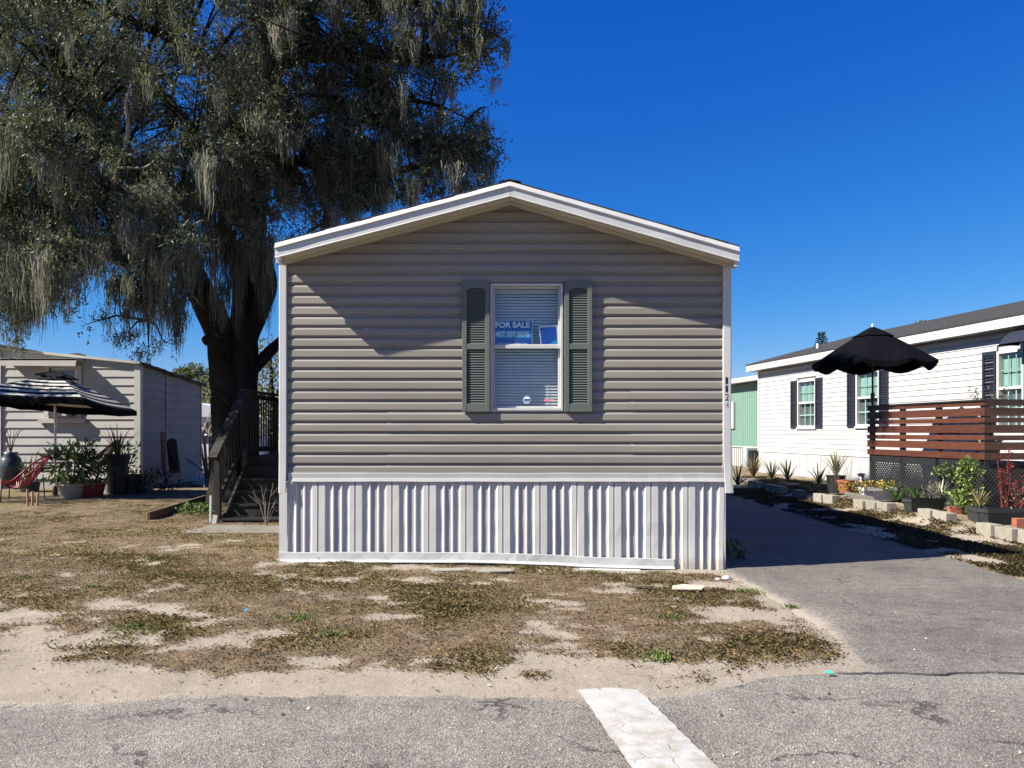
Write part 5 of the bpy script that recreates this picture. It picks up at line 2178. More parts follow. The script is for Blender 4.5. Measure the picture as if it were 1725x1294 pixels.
def floor_left(u):
    """lowest row that leaves reach at column u"""
    pts = [(-80, 520), (0, 520), (40, 545), (75, 520), (110, 470), (150, 455), (185, 430), (200, 490), (240, 530), (295, 540), (310, 450), (325, 380), (400, 320), (480, 300), (515, 340), (545, 400), (600, 375), (700, 345), (780, 330), (860, 330)]
    for (a, b), (c_, d_) in zip(pts, pts[1:]):
        if a <= u <= c_:
            return b + (d_ - b) * (u - a) / (c_ - a)
    return 330


clumps = []
rg = random.Random(5)
tries = 0
while len(clumps) < 760 and tries < 90000:
    tries += 1
    u, v = rg.uniform(-90, 850), rg.uniform(-75, 590)
    if v > floor_left(u) - 14:
        continue
    if u > edge_right(v) - 24:
        continue
    if u < 430:
        Y = rg.uniform(13.4, 20.5) if v < 330 else rg.uniform(12.4, 16.0)
        dens = 1.0 if v < 330 else .85
    else:
        k_ = sstep(430, 620, u)
        Y = rg.uniform(15.4 + .6 * k_, 20 - 1.8 * k_)
        dens = 1.0
    # windows of sky seen in the right half
    for (gu, gv, gr, gd) in ((480, 330, 40, 1.0), (505, 255, 28, 1.0), (610, 225, 26, .9), (640, 75, 22, .8), (545, 330, 25, .7), (360, 460, 45, 1.0), (330, 380, 24, .6), (470, 130, 24, .7), (590, 150, 30, .4), (160, 520, 35, .9), (690, 140, 24, .6), (770, 150, 26, .6), (400, 310, 30, .6)):
        dd = math.hypot(u - gu, v - gv) / gr
        if dd < 1:
            dens *= 1 - gd
    if u > 440 and v > 140:
        dens *= .85
    if rg.random() > dens:
        continue
    clumps.append((P(u, v, Y), rg.uniform(.34, .62) if u < 430 else rg.uniform(.28, .52), u, v))
# a few sprays that break the outline
for (u, v, Y, r) in ((838, 62, 22.4, .28), (848, 70, 22.5, .18), (825, 125, 22.2, .28), (832, 235, 22.4, .3), (842, 262, 22.4, .22), (824, 180, 22.2, .2), (818, 290, 22.2, .28), (832, 5, 22.6, .28), (800, 40, 22.4, .4), (790, 100, 22, .4), (800, 220, 22, .4), (790, 270, 22, .4), (150, 545, 14.4, .16), (120, 520, 14.2, .18), (30, 575, 13.8, .2), (215, 560, 14.6, .2), (275, 575, 14.6, .18), (250, 590, 14.7, .15), (810, 325, 22, .3), (780, 300, 22, .35)):
    clumps.append((P(u, v, dep(u, Y)), r * (.75 if u > 600 else 1), u, v))
# more cover on the right half and before the central stem
for i in range(150):
    u, v = rg.uniform(470, 850), rg.uniform(-60, 335)
    if u > edge_right(v) - 22 or (u < 560 and v > 130 and rg.random() < .6):
        continue
    if any(math.hypot(u - a_, v - b_) < c_ for a_, b_, c_ in ((505, 255, 30), (610, 225, 26), (640, 75, 20), (480, 330, 44), (560, 40, 18), (690, 140, 20), (770, 150, 24), (590, 150, 20), (500, 60, 18), (545, 180, 20), (730, 60, 16))):
        continue
    clumps.append((P(u, v, rg.uniform(15.8, 18.0)), rg.uniform(.26, .5), u, v))
for i in range(60):
    u, v = rg.uniform(390, 500), rg.uniform(-50, 250)
    clumps.append((P(u, v, rg.uniform(15.0, 16.4)), rg.uniform(.25, .45), u, v))
# sprays that hide the upper stem and fill beside the roof
for i in range(34):
    u, v = rg.uniform(385, 470), rg.uniform(190, 400)
    clumps.append((P(u, v, rg.uniform(15.2, 16.3)), rg.uniform(.2, .36), u, v))
for i in range(26):
    u, v = rg.uniform(455, 548), rg.uniform(270, 425)
    clumps.append((P(u, v, rg.uniform(17.4, 19.5)), rg.uniform(.18, .32), u, v))
# foliage on the near left that keeps the stairs in deep shade
for i in range(75):
    p_ = Vector((rg.uniform(-9.6, -7.2), rg.uniform(11.9, 14.6), rg.uniform(4.3, 6.8)))
    u_, v_ = CX + F * p_.x / p_.y, CY - F * (p_.z - EYE) / p_.y
    if v_ < floor_left(max(-80, u_)) - 20:
        clumps.append((p_, rg.uniform(.4, .6), u_, v_))
# unseen clumps topping the crown above the picture, added to shade its right half
for i in range(60):
    u, v = rg.uniform(200, 430), rg.uniform(-240, -70)
    clumps.append((P(u, v, rg.uniform(14.5, 18.5)), rg.uniform(.4, .65), u, v))
# the crown reaches on beyond the left picture edge
for i in range(26):
    p_ = Vector((rg.uniform(-17, -12.6), rg.uniform(15.0, 16.5), rg.uniform(4.2, 7.6)))
    clumps.append((p_, rg.uniform(.4, .65), -300, 300))

def shades_white_wall(p):
    hit = []
    for zz in (.3, 3.9):
        t_ = (p.z - zz) / SUN.z
        x_, y_ = p.x - SUN.x * t_, p.y - SUN.y * t_
        hit.append(x_ - (RO.x + (RO.y - y_) * .155))
    return hit[0] > -.3 and hit[1] < .3


fixed = []
for (c, r, u, v) in clumps:
    Y = c.y
    while shades_white_wall(c) and Y > 12.6:
        Y -= .4
        c = P(u, v, Y)
    if not shades_white_wall(c):
        fixed.append((c, r * (c.y / 17 if c.y < 15 else 1), u, v))
clumps = fixed
LV, LD, LN, LC, LL = [], [], [], [], []
rgn = np.random.default_rng(3)
mb = MB()
LEAFC = np.array([(.053, .065, .042), (.068, .081, .052), (.092, .102, .072), (.042, .053, .036), (.135, .142, .108), (.054, .075, .040)], dtype=np.float32)
for (c, r, u, v) in clumps:
    # a branchlet from the nearest bough
    cv = np.array(tuple(c))
    dd = np.linalg.norm(SKP - cv, axis=1)
    j = int(np.argmin(dd))
    a = Vector(SKP[j])
    if dd[j] < 5.0:
        mid = a.lerp(c, .55) + Vector((0, 0, .12 * dd[j] ** .5))
        mb.tube([a, mid, c], [.030, .020, .008], 5, False)
    ntw = int(42 * (r / .45) ** 1.6)
    td = rand_dirs(ntw, rgn) * np.array([1, 1, .75])
    ts_ = cv + td * (r * rgn.uniform(.1, .55, (ntw, 1)))
    tl = rgn.uniform(.18, .40, (ntw, 1))
    tdir = td + rand_dirs(ntw, rgn) * .7 + np.array([0, 0, -.15])
    tdir /= np.linalg.norm(tdir, axis=1, keepdims=True)
    k = 9
    s = np.tile(np.linspace(.15, 1, k), ntw).reshape(-1, 1)
    base = np.repeat(ts_, k, 0) + np.repeat(tdir * tl, k, 0) * s
    ld = np.repeat(tdir, k, 0) * .7 + rand_dirs(ntw * k, rgn) * .95
    LV.append(base)
    LD.append(ld)
    LN.append(rand_dirs(ntw * k, rgn) * .8 + np.array([0, 0, .8]))
    shade = rgn.uniform(.75, 1.25)
    LC.append(LEAFC[rgn.integers(0, len(LEAFC), ntw * k)] * shade)
mb.build('branchlets', 'bark', trunk, smooth=True)
LV, LD, LN, LC = (np.concatenate(a) for a in (LV, LD, LN, LC))
n = len(LV)
v, f = leaf_mesh(LV, LD, LN, rgn.uniform(.060, .105, n), rgn.uniform(.022, .036, n))
LC = LC * (1 + .25 * rgn.uniform(-1, 1, (n, 1)))
fast_mesh('crown', 'leaf', v, f, oak, np.repeat(LC, 4, 0))
print('oak leaves', n)


# hanging moss: beards of many thin crinkled strands
def moss_beards(name, spots, parent, rng, palette):
    V, Fq, C = [], [], []
    off = 0
    K = 6
    for (c, L, w, ns) in spots:
        ns = int(ns)
        root = np.array(tuple(c)) + rng.normal(0, 1, (ns, 3)) * np.array([w, w, .08])
        ln = L * rng.uniform(.35, 1.0, ns) * np.exp(-.5 * ((root[:, 0] - c[0]) / (w * 1.6)) ** 2)
        t = np.linspace(0, 1, K)
        ph = rng.uniform(0, 6.28, (ns, 2))
        x = root[:, None, 0] + .02 * np.sin(ph[:, :1] + t[None] * 9) + np.cumsum(rng.normal(0, .012, (ns, K)), 1)
        y = root[:, None, 1] + np.cumsum(rng.normal(0, .012, (ns, K)), 1)
        x = c[0] + (x - c[0]) * (1 - .35 * t[None])
        zz = root[:, None, 2] - ln[:, None] * t[None]
        ang = rng.uniform(0, 3.14, (ns, 1))
        wd = rng.uniform(.0035, .009, (ns, 1)) * (1.15 - t[None] * .85) * (1 + .5 * rng.uniform(-1, 1, (ns, K)))
        dx, dy = np.cos(ang) * wd, np.sin(ang) * wd
        vv = np.empty((ns, K, 2, 3))
        vv[:, :, 0, 0], vv[:, :, 0, 1], vv[:, :, 0, 2] = x - dx, y - dy, zz
        vv[:, :, 1, 0], vv[:, :, 1, 1], vv[:, :, 1, 2] = x + dx, y + dy, zz + rng.normal(0, .01, (ns, K))
        idx = (off + np.arange(ns * K * 2)).reshape(ns, K, 2)
        ff = np.stack([idx[:, :-1, 0], idx[:, :-1, 1], idx[:, 1:, 1], idx[:, 1:, 0]], -1).reshape(-1, 4)
        pc_ = np.array(palette)[rng.integers(0, len(palette))] * rng.uniform(.75, 1.25)
        cc_ = pc_[None] * rng.uniform(.7, 1.3, (ns, 1))
        V.append(vv.reshape(-1, 3))
        Fq.append(ff)
        C.append(np.repeat(cc_, K * 2, 0))
        off += ns * K * 2
    return fast_mesh(name, 'moss', np.concatenate(V), np.concatenate(Fq), parent, np.concatenate(C), 'stuff')


MOSS = [(.165, .168, .138), (.13, .133, .11), (.215, .21, .168), (.10, .103, .086), (.155, .16, .115)]
spots = []
rg = random.Random(9)
for i in range(1300):
    # below leaf clumps and boughs
    c, r, u, v = clumps[rg.randrange(len(clumps))]
    low = sstep(120, 420, v) if u < 440 else .35 * sstep(100, 300, v) + .15
    if v < -70 or u < -100 or rg.random() > .45 + .55 * low:
        continue
    L = rg.uniform(.25, .8) * (1 + .8 * low)
    lowest = floor_left(u) + 45
    cc_ = c + Vector((rg.uniform(-r, r), rg.uniform(-r, r) * .6 - .1, rg.uniform(-r, 0)))
    vv_ = CY - (cc_.z - L - EYE) * F / cc_.y
    if vv_ > lowest:
        L = max(.2, L - (vv_ - lowest) * cc_.y / F)
    spots.append((cc_, L, rg.uniform(.04, .15), rg.uniform(28, 70)))
# the long beards seen against the trunk and boughs
for (u, v, Y, L, w, ns) in ((295, 320, 15.6, 1.0, .10, 90), (272, 330, 15.5, .9, .14, 110), (318, 335, 15.6, 1.1, .12, 120), (345, 345, 15.8, 1.5, .14, 150), (370, 355, 16, 1.9, .16, 190), (385, 380, 16, 2.3, .14, 190), (400, 410, 16.1, 2.1, .12, 150), (360, 400, 15.8, 1.8, .12, 130), (375, 480, 16.1, 1.1, .10, 90), (440, 440, 16.3, 1.4, .10, 110), (452, 470, 16.4, 1.3, .08, 80), (410, 300, 15.6, 1.3, .12, 130), (435, 330, 15.6, 1.4, .10, 120), (425, 380, 15.7, 1.3, .12, 140), (455, 400, 15.9, 1.2, .09, 100), (448, 250, 15.8, 1.2, .10, 110), (395, 250, 15.4, 1.0, .12, 110), (320, 380, 15.2, 1.5, .12, 130), (335, 420, 15.6, 1.2, .08, 80), (425, 240, 16.4, 1.0, .10, 90), (250, 380, 15, 1.4, .14, 130), (215, 400, 14.7, 1.4, .14, 130), (200, 470, 14.6, .9, .10, 90), (235, 490, 14.6, 1.0, .14, 120), (265, 500, 14.8, 1.1, .14, 130), (300, 500, 15, 1.2, .10, 120), (300, 545, 15, .65, .06, 60),
                           (30, 500, 13.9, .95, .14, 170), (20, 440, 14, 1.1, .18, 160), (55, 480, 14, .95, .12, 120), (75, 470, 14.1, .8, .10, 90), (100, 420, 14.2, .9, .14, 110), (150, 400, 14.5, 1.0, .12, 110), (145, 330, 14.4, .8, .12, 90), (95, 350, 14.2, .8, .14, 100), (170, 410, 14.4, .9, .08, 70), (60, 380, 14, .9, .16, 120), (330, 300, 15.6, .8, .1, 80), (160, 290, 14, .6, .1, 80),
                           (438, 150, 16.8, 1.2, .12, 120), (560, 120, 18.6, .9, .06, 70), (555, 165, 17.6, .7, .05, 60), (650, 130, 20.4, .9, .06, 70), (664, 150, 20.4, .9, .06, 80), (500, 210, 17.4, .6, .04, 50), (480, 260, 17.4, .6, .04, 40), (725, 200, 21, 1.6, .08, 90), (700, 210, 21, 1.4, .10, 100), (740, 180, 21, 1.5, .08, 90), (590, 60, 17.8, .8, .06, 60), (610, 40, 17.8, .8, .08, 70)):
    spots.append((P(u, v, dep(u, Y)), L * (.8 if u > 560 else 1), w * (.8 if u > 560 else 1), ns))
# the heavy dark curtain above the roof
for i in range(34):
    u, v = 530 + rg.uniform(0, 120), 238 + rg.uniform(0, 26)
    spots.append((P(u, v, rg.uniform(16.4, 17.4)), rg.uniform(1.0, 1.9), .12, 190))
moss_beards('hanging_moss', spots, oak, np.random.default_rng(4), MOSS)
# leaves inside the dark curtain
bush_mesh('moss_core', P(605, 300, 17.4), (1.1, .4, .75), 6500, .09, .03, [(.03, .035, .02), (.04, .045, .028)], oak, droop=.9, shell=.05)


# ------------------------------------------------------------------ trees farther off
def far_tree(name, label, cat_, base, h, crown, n, L, palette, group=None, trunk_r=.2):
    t = thing(name, label, cat_, base, group)
    b = Vector(base)
    MB().tube([b, b + Vector((.1, 0, h * .5)), b + Vector((0, 0, h * .95))], [trunk_r, trunk_r * .7, trunk_r * .25], 8).build('trunk', 'bark', t)
    LVs, LDs = [], []
    for (dx, dz, r) in crown:
        k_ = int(n * r * r)
        d = rand_dirs(k_)
        LVs.append(np.array([b.x + dx, b.y, b.z + dz]) + d * NP.uniform(.2, 1, (k_, 1)) ** .5 * r * np.array([1, 1, .62]) * (1 + .25 * NP.normal(size=(k_, 1))))
        LDs.append(d + rand_dirs(k_))
        MB().tube([b + Vector((0, 0, h * .45)), b + Vector((dx * .6, 0, (h * .45 + dz) / 2)), b + Vector((dx, 0, dz))], [trunk_r * .4, trunk_r * .25, .03], 5).build('branch', 'bark', t)
    LVs, LDs = np.concatenate(LVs), np.concatenate(LDs)
    k_ = len(LVs)
    v, f = leaf_mesh(LVs, LDs, rand_dirs(k_), NP.uniform(.7, 1.3, k_) * L, NP.uniform(.7, 1.3, k_) * L * .5)
    fast_mesh('crown', 'leaf', v, f, t, leaf_cols(k_, palette))
    return t


PINE = [(.06, .085, .03), (.09, .115, .04), (.12, .14, .055), (.045, .06, .025)]
OLIVE = [(.11, .12, .05), (.16, .15, .07), (.08, .09, .04), (.20, .18, .09)]
q = P(318, 735, 70)
far_tree('pine_tree', 'distant pine with flat crown above the shed roof', 'tree', (q.x, 70, 0), 7.5, [(-.5, 6.9, .9), (.5, 7.1, 1.0), (1.3, 6.6, .7), (0, 6.3, .7), (-1.2, 6.5, .5), (1.9, 6.0, .5)], 420, .30, PINE, 'far trees on the left')
q = P(352, 735, 55)
far_tree('broadleaf_tree', 'sunlit olive green tree left of the oak trunk', 'tree', (q.x, 55, 0), 5.6, [(0, 4.9, 1.0), (-.6, 3.9, 1.2), (.6, 3.8, 1.2), (0, 2.9, 1.4), (-.8, 2.4, 1.0), (.9, 2.2, 1.0)], 420, .26, OLIVE + PINE, 'far trees on the left')
q = P(372, 735, 48)
far_tree('broadleaf_tree', 'lower bushy tree just left of the stair railing', 'tree', (q.x, 48, 0), 4.6, [(0, 4.0, 1.0), (.7, 3.2, 1.1), (-.3, 2.8, 1.0), (0, 1.8, 1.2)], 420, .24, PINE + OLIVE, 'far trees on the left')
q = P(455, 735, 40)
far_tree('broadleaf_tree', 'pale bare twigged tree between the oak trunk and the beige home', 'tree', (q.x, 40, 0), 6.5, [(0, 5.6, 1.2), (.8, 4.8, 1.2), (-.6, 4.2, 1.2), (.4, 3.2, 1.3), (0, 2.2, 1.3)], 260, .20, OLIVE, 'far trees on the left')
q = P(410, 735, 60)
far_tree('broadleaf_tree', 'green tree far behind the stairs', 'tree', (q.x, 60, 0), 6, [(0, 4.6, 1.6), (1.6, 4.0, 1.5), (-1.4, 3.6, 1.5), (0, 2.4, 1.8), (2.2, 2.2, 1.4)], 260, .28, PINE, 'far trees on the left')
# right: spire of a young conifer and crown tops over the white roof
q = P(1384, 735, 60)
t = thing('conifer', 'small dark conifer tip above the white home roof', 'tree', (q.x, 60, 0))
MB().tube([(q.x, 60, 0), (q.x, 60, 9.35)], [.16, .02], 6).build('trunk', 'bark', t)
LVs, LDs = [], []
for i in range(30):
    z_ = 5.0 + i * .145
    r_ = .08 + (9.4 - z_) * .30
    for kk in range(7):
        a = kk * .9 + i * .5
        for s_ in np.linspace(.1, 1, 8):
            LVs.append((q.x + r_ * s_ * math.cos(a), 60 + r_ * s_ * math.sin(a), z_ + .12 * s_))
            LDs.append((math.cos(a) + RND.uniform(-.6, .6), math.sin(a) + RND.uniform(-.6, .6), RND.uniform(-.3, .5)))
LVs, LDs = np.array(LVs), np.array(LDs)
v, f = leaf_mesh(LVs, LDs, rand_dirs(len(LVs)), .22, .07)
fast_mesh('crown', 'leaf', v, f, t, leaf_cols(len(LVs), [(.02, .04, .025), (.03, .05, .03)]))
q = P(1552, 735, 60)
far_tree('broadleaf_tree', 'tree top barely showing above the white home roof behind the black parasol', 'tree', (q.x, 60, 0), 9, [(0, 9.9, .55), (-.7, 9.4, .6), (.6, 9.2, .8), (0, 8.2, 1.2)], 420, .22, PINE)
q = P(1722, 735, 60)
far_tree('broadleaf_tree', 'tree top barely showing above the roof at the right picture edge', 'tree', (q.x, 60, 0), 10.5, [(0, 11.2, .7), (.8, 10.6, 1.0), (0, 9.6, 1.2)], 380, .22, PINE)

# hedge-like growth and far home seen past the shed
fh = thing('far_home', 'small far white home seen between the shed and the stairs', 'house', P(350, 735, 44))
q = P(352, 735, 44)
B('wall', 'far_white', fh, (q.x - 4, q.x + 2.4, 44, 48, 0, 2.45))
MB().prism([(q.x - 4.2, 43.8, 2.46), (q.x + 2.6, 43.8, 2.46), (q.x - .8, 43.8, 3.3)], (0, 4.4, 0)).build('roof', 'far_white', fh)
B('window', 'car_glass', fh, (q.x - .3, q.x + .6, 43.96, 43.995, 1.2, 2.1))
B('door', 'grey_bucket', fh, (q.x + 1.3, q.x + 2.1, 43.96, 43.995, .3, 2.2))
car = thing('parked_car', 'white parked car partly seen between the shed and the stairs', 'car', (P(352, 0, 36).x, 36, 0))
cx_ = P(352, 0, 36).x
prof_ = [(-2.2, .35), (-2.25, .75), (-2.1, .95), (-1.2, 1.05), (-.55, 1.5), (.9, 1.52), (1.6, 1.08), (2.15, 1.0), (2.25, .6), (2.2, .35)]
MB().prism([(cx_ + x_, 35.2, z_) for x_, z_ in prof_], (0, 1.7, 0)).build('body', 'car_white', car, bevel=.05)
MB().prism([(cx_ + x_, 35.19, z_) for x_, z_ in ((-1.05, 1.08), (-.5, 1.43), (.85, 1.45), (1.4, 1.1))], (0, -.006, 0)).build('side_window', 'car_glass', car)
for x_ in (-1.4, 1.4):
    m = MB()
    m.lathe([(.001, -.1), (.32, -.1), (.32, .1), (.001, .1)], 18)
    o = m.build('wheel', 'black_paint', car, raw=True)
    o.data.transform(Matrix.Rotation(R(90), 4, 'X'))
    o.location = (x_, -.72, .33)
# sprawling pale dry shrub by the shed end
c = P(352, 790, 25.5)
t = thing('bare_shrub', 'pale bare branching shrub at the end of the shed', 'shrub', (c.x, 25.5, 0))
m = MB()
for q in range(9):
    a = q * .7
    p1 = Vector((c.x + .08 * math.cos(a), 25.5, 0))
    p2 = p1 + Vector((.25 * math.cos(a), .1 * math.sin(a), 1.0 + .1 * q))
    p3 = p2 + Vector((.35 * math.cos(a + 1.2), .1, .7))
    m.tube([p1, p2, p3], [.04, .03, .012], 6)
    m.tube([p2, p2 + Vector((-.3 * math.cos(a), .1, .5))], [.02, .008], 5)
m.build('branches', 'pale_bark', t, smooth=True)

# ------------------------------------------------------------------ grass, weeds, litter
def scatter_grass(name, label, samples, n, hmin, hmax, wd, pal_dry, pal_green, clump=3, rng=np.random.default_rng(21), lay=.9):
    pts, gs = [], []
    r = random.Random(33)
    tries = 0
    while len(pts) < n and tries < n * 12:
        tries += 1
        x, y, z, c, g = samples(r)
        if r.random() > c:
            continue
        for q in range(clump):
            dx, dy = r.gauss(0, .035), r.gauss(0, .035)
            pts.append((x + dx, y + dy, z - .006))
            gs.append(g)
    pts = np.array(pts)
    gs = np.array(gs)
    k_ = len(pts)
    ang = rng.uniform(0, 6.283, k_)
    lean = rng.uniform(.35, 1.0, k_) * lay
    h = rng.uniform(hmin, hmax, k_) * (.7 + .8 * gs)
    d = np.stack([np.cos(ang) * np.sin(lean), np.sin(ang) * np.sin(lean), np.cos(lean)], -1)
    s = np.stack([-np.sin(ang), np.cos(ang), np.zeros(k_)], -1) * (wd * rng.uniform(.6, 1.4, (k_, 1)))
    tip = pts + d * h[:, None]
    tip2 = tip + np.stack([np.cos(ang), np.sin(ang), -.25 * np.ones(k_)], -1) * (h * .45)[:, None]
    v = np.empty((k_, 5, 3))
    v[:, 0], v[:, 1], v[:, 2], v[:, 3], v[:, 4] = pts - s, pts + s, tip + s * .7, tip2, tip - s * .7
    f = (np.arange(k_) * 5)[:, None] + np.arange(5)[None]
    pd, pg = np.array(pal_dry), np.array(pal_green)
    isg = rng.uniform(0, 1, k_) < gs * .48
    cc_ = np.where(isg[:, None], pg[rng.integers(0, len(pg), k_)], pd[rng.integers(0, len(pd), k_)]) * rng.uniform(.7, 1.3, (k_, 1))
    o = fast_mesh(name, 'blade', v.reshape(-1, 3), f, None, np.repeat(cc_, 5, 0), 'stuff')
    o['label'] = label
    o['category'] = 'grass'
    return o


PD = [(.27, .205, .125), (.185, .132, .08), (.115, .08, .05), (.38, .31, .20), (.15, .105, .064), (.20, .14, .085)]
PG = [(.20, .205, .08), (.27, .255, .11), (.35, .31, .15), (.15, .16, .06)]


def lawn_sample(r):
    if r.random() < .66:
        x, y = r.uniform(-6.5, 2.6), 4.6 + (9.6 - 4.6) * r.random() ** 1.15
    else:
        x, y = r.uniform(-9.5, -2.8), r.uniform(8.0, 17)
    if y > 9.28 and -2.9 < x < 2.7:
        return x, y, 0, 0, 0
    d = lawn_d(x, y)
    c = cover(x, y)
    if d < .02:
        c = 0
    return x, y, lawn_z(x, y), sstep(.38, .72, c) * (.35 + .9 * max(0, fbm(x * 7, y * 7, 2, 3) + .3)), greenness(x, y)


scatter_grass('lawn_grass', 'short dry brown and olive grass in patches over the sandy front lawn', lawn_sample, 280000, .012, .030, .0010, PD, PG, 3, lay=1.45)


def verge_sample(r):
    x, y = r.uniform(5.75, 7.4), 8.8 + (22 - 8.8) * r.random() ** 1.3
    if r.random() < .12:
        x, y = r.uniform(7.1, 8.6), r.uniform(18, 25)
    return x, y, verge_z(x, y), sstep(.35, .7, verge_cover(x, y)), .5


scatter_grass('verge_grass', 'sparse dry grass on the strip beside the driveway', verge_sample, 60000, .02, .05, .0018, PD, PG, 3, lay=1.4)


# taller weeds and green tufts that stand out
def tuft(label, x, y, n, h, pal, sp2=.10):
    z0 = lawn_z(x, y) if x < 3 else verge_z(x, y)
    t = thing('weed_tuft', label, 'weed', (x, y, z0), 'weeds on the lawn')
    V, Fc, C = [], [], []
    for i in range(n):
        a = RND.uniform(0, 6.28)
        rr2 = abs(RND.gauss(0, sp2))
        b = Vector((x + rr2 * math.cos(a), y + rr2 * math.sin(a), z0 - .01))
        d = Vector((RND.gauss(0, .5), RND.gauss(0, .5), 1)).normalized() * h * RND.uniform(.5, 1.2)
        s = Vector((-d.y, d.x, 0.001)).normalized() * .004
        k0 = len(V)
        V += [b - s, b + s, b + d * .6 + s, b + d + Vector((d.x, d.y, -.3 * abs(d.z))) * .3, b + d * .6 - s]
        col = pal[i % len(pal)]
        j = RND.uniform(.7, 1.3)
        C += [tuple(q_ * j for q_ in col)] * 5
        Fc.append((k0, k0 + 1, k0 + 2, k0 + 3, k0 + 4))
    fast_mesh('blades', 'blade', np.array([tuple(p) for p in V]), np.array(Fc), t, np.array(C), 'stuff')
    return t


TG = [(.10, .16, .04), (.16, .20, .06), (.20, .20, .08), (.07, .11, .03)]
for (u, v, n, h, lab, sp2) in ((560, 1082, 160, .05, 'bright green weed tuft left of the lawn centre', .05), (505, 1052, 260, .05, 'wide dark green weed patch left of the lawn centre', .14), (1108, 1118, 200, .06, 'green grass tuft near the road right of the white bar', .08), (1128, 1045, 120, .05, 'small green tuft on the sand right of centre', .05), (225, 1068, 200, .045, 'green tuft on the sand at the left', .10), (50, 987, 120, .05, 'dark green weed at the left picture edge', .07), (155, 1002, 120, .05, 'dark green weed on the left sandy patch', .06), (265, 950, 120, .05, 'dark green weed on the left lawn below the slab', .10), (1265, 990, 160, .06, 'olive tuft at the driveway edge', .14), (1335, 1018, 90, .06, 'small green tuft at the edge of the driveway', .05), (565, 948, 60, .11, 'thin weed growing up the front skirting', .04), (1000, 963, 80, .06, 'small weed under the middle of the front skirting', .06), (955, 945, 60, .06, 'tiny weed touching the skirting trim right of centre', .05), (815, 1140, 120, .04, 'brown clump on the roadside sand before the middle of the home', .06)):
    Y = F * EYE / (v - CY)
    x = (u - CX) / F * Y
    tuft(lab, x, Y, n, h, TG if 'brown' not in lab else PD, sp2)

# weeds inside the timber edging and by the stairs
for (u, v, Y, rx, n, lab) in ((335, 858, 14.4, .45, 700, 'green leafy ground weeds behind the timber edging'), (1235, 950, 10.2, .18, 160, 'low green weed at the foot of the beige home right corner')):
    p = P(u, v, Y)
    p.z = .12 if u < 600 else 0
    t = thing('ground_weeds', lab, 'weeds', (p.x, Y, 0))
    bush_mesh('foliage', (p.x, Y, p.z), (rx, .5 if u < 600 else .3, .16), n, .07, .04, GRN + LGT[:1], t, shell=.05)
# bare twig plant before the stairs
c = Vector((-3.95, 12.4, .08))
m = MB()
for q in range(7):
    a = q * .9
    p2 = c + Vector((.22 * math.cos(a), .1 * math.sin(a), .35 + .06 * q))
    m.tube([c, c.lerp(p2, .5) + Vector((0, 0, .08)), p2], [.006, .004, .002], 4)
    m.tube([c.lerp(p2, .7), p2 + Vector((.12 * math.cos(a + 1), 0, -.02))], [.003, .0015], 4)
tag(m.build('dry_weed', 'pale_bark', None), 'dry twiggy weed before the lowest stair', 'weed')

# fallen leaves: a thin litter nobody could count
rng = np.random.default_rng(8)
pts, r = [], random.Random(12)
while len(pts) < 11000:
    x, y = r.uniform(-7.5, 2.6), 4.5 + 8.5 * r.random() ** 1.4
    if y > 9.25 and x > -2.95:
        continue
    if lawn_d(x, y) < -.05:
        continue
    c = cover(x, y)
    if r.random() > .14 + .8 * sstep(.3, .65, c):
        continue
    pts.append((x, y, lawn_z(x, y) + r.uniform(.004, .022)))
pts = np.array(pts)
k_ = len(pts)
d = rng.normal(size=(k_, 3)) * np.array([1, 1, .22])
v, f = leaf_mesh(pts, d, rng.normal(size=(k_, 3)) * .4 + np.array([0, 0, 1]), rng.uniform(.018, .045, k_), rng.uniform(.006, .014, k_))
o = fast_mesh('leaf_litter', 'blade', v, f, None, leaf_cols(k_, [(.16, .08, .045), (.10, .06, .04), (.24, .13, .06), (.30, .20, .11), (.07, .045, .03), (.34, .17, .05)], .3, rng), 'stuff')
o['label'] = 'brown fallen oak leaves scattered through the grass'
o['category'] = 'leaves'
# crumbs of sand and small stones
pts = []
while len(pts) < 9000:
    x, y = r.uniform(-7, 6.2), 3.6 + 5.2 * r.random() ** 1.2
    if y < 5.0 or (x > 2.6):
        if r.random() > .35:
            continue
        z_ = .008 if y < 5.1 else drive_z(x, y)
    else:
        if cover(x, y) > .55 or y > 9.2:
            continue
        z_ = lawn_z(x, y)
    pts.append((x, y, z_))
pts = np.array(pts)
k_ = len(pts)
sz = rng.uniform(.002, .007, (k_, 1)) * np.where(rng.uniform(0, 1, (k_, 1)) < .02, 2.2, 1)
tet = np.array([(1, 0, -.3), (-.5, .87, -.3), (-.5, -.87, -.3), (0, 0, .8)])
ang = rng.uniform(0, 6.28, k_)
ca, sa_ = np.cos(ang), np.sin(ang)
V = np.empty((k_, 4, 3))
for i in range(4):
    V[:, i, 0] = pts[:, 0] + sz[:, 0] * (tet[i, 0] * ca - tet[i, 1] * sa_)
    V[:, i, 1] = pts[:, 1] + sz[:, 0] * (tet[i, 0] * sa_ + tet[i, 1] * ca)
    V[:, i, 2] = pts[:, 2] + sz[:, 0] * tet[i, 2]
bi = (np.arange(k_) * 4)[:, None]
Fc = np.concatenate([bi + np.array([[0, 1, 3]]), bi + np.array([[1, 2, 3]]), bi + np.array([[2, 0, 3]])])
o = fast_mesh('gravel_crumbs', 'blade', V.reshape(-1, 3), Fc, None, leaf_cols(k_, [(.30, .26, .21), (.16, .13, .10), (.42, .37, .31), (.08, .065, .05)], .3, rng), 'stuff')
o['label'] = 'loose gravel crumbs and grit on sand and road'
o['category'] = 'gravel'

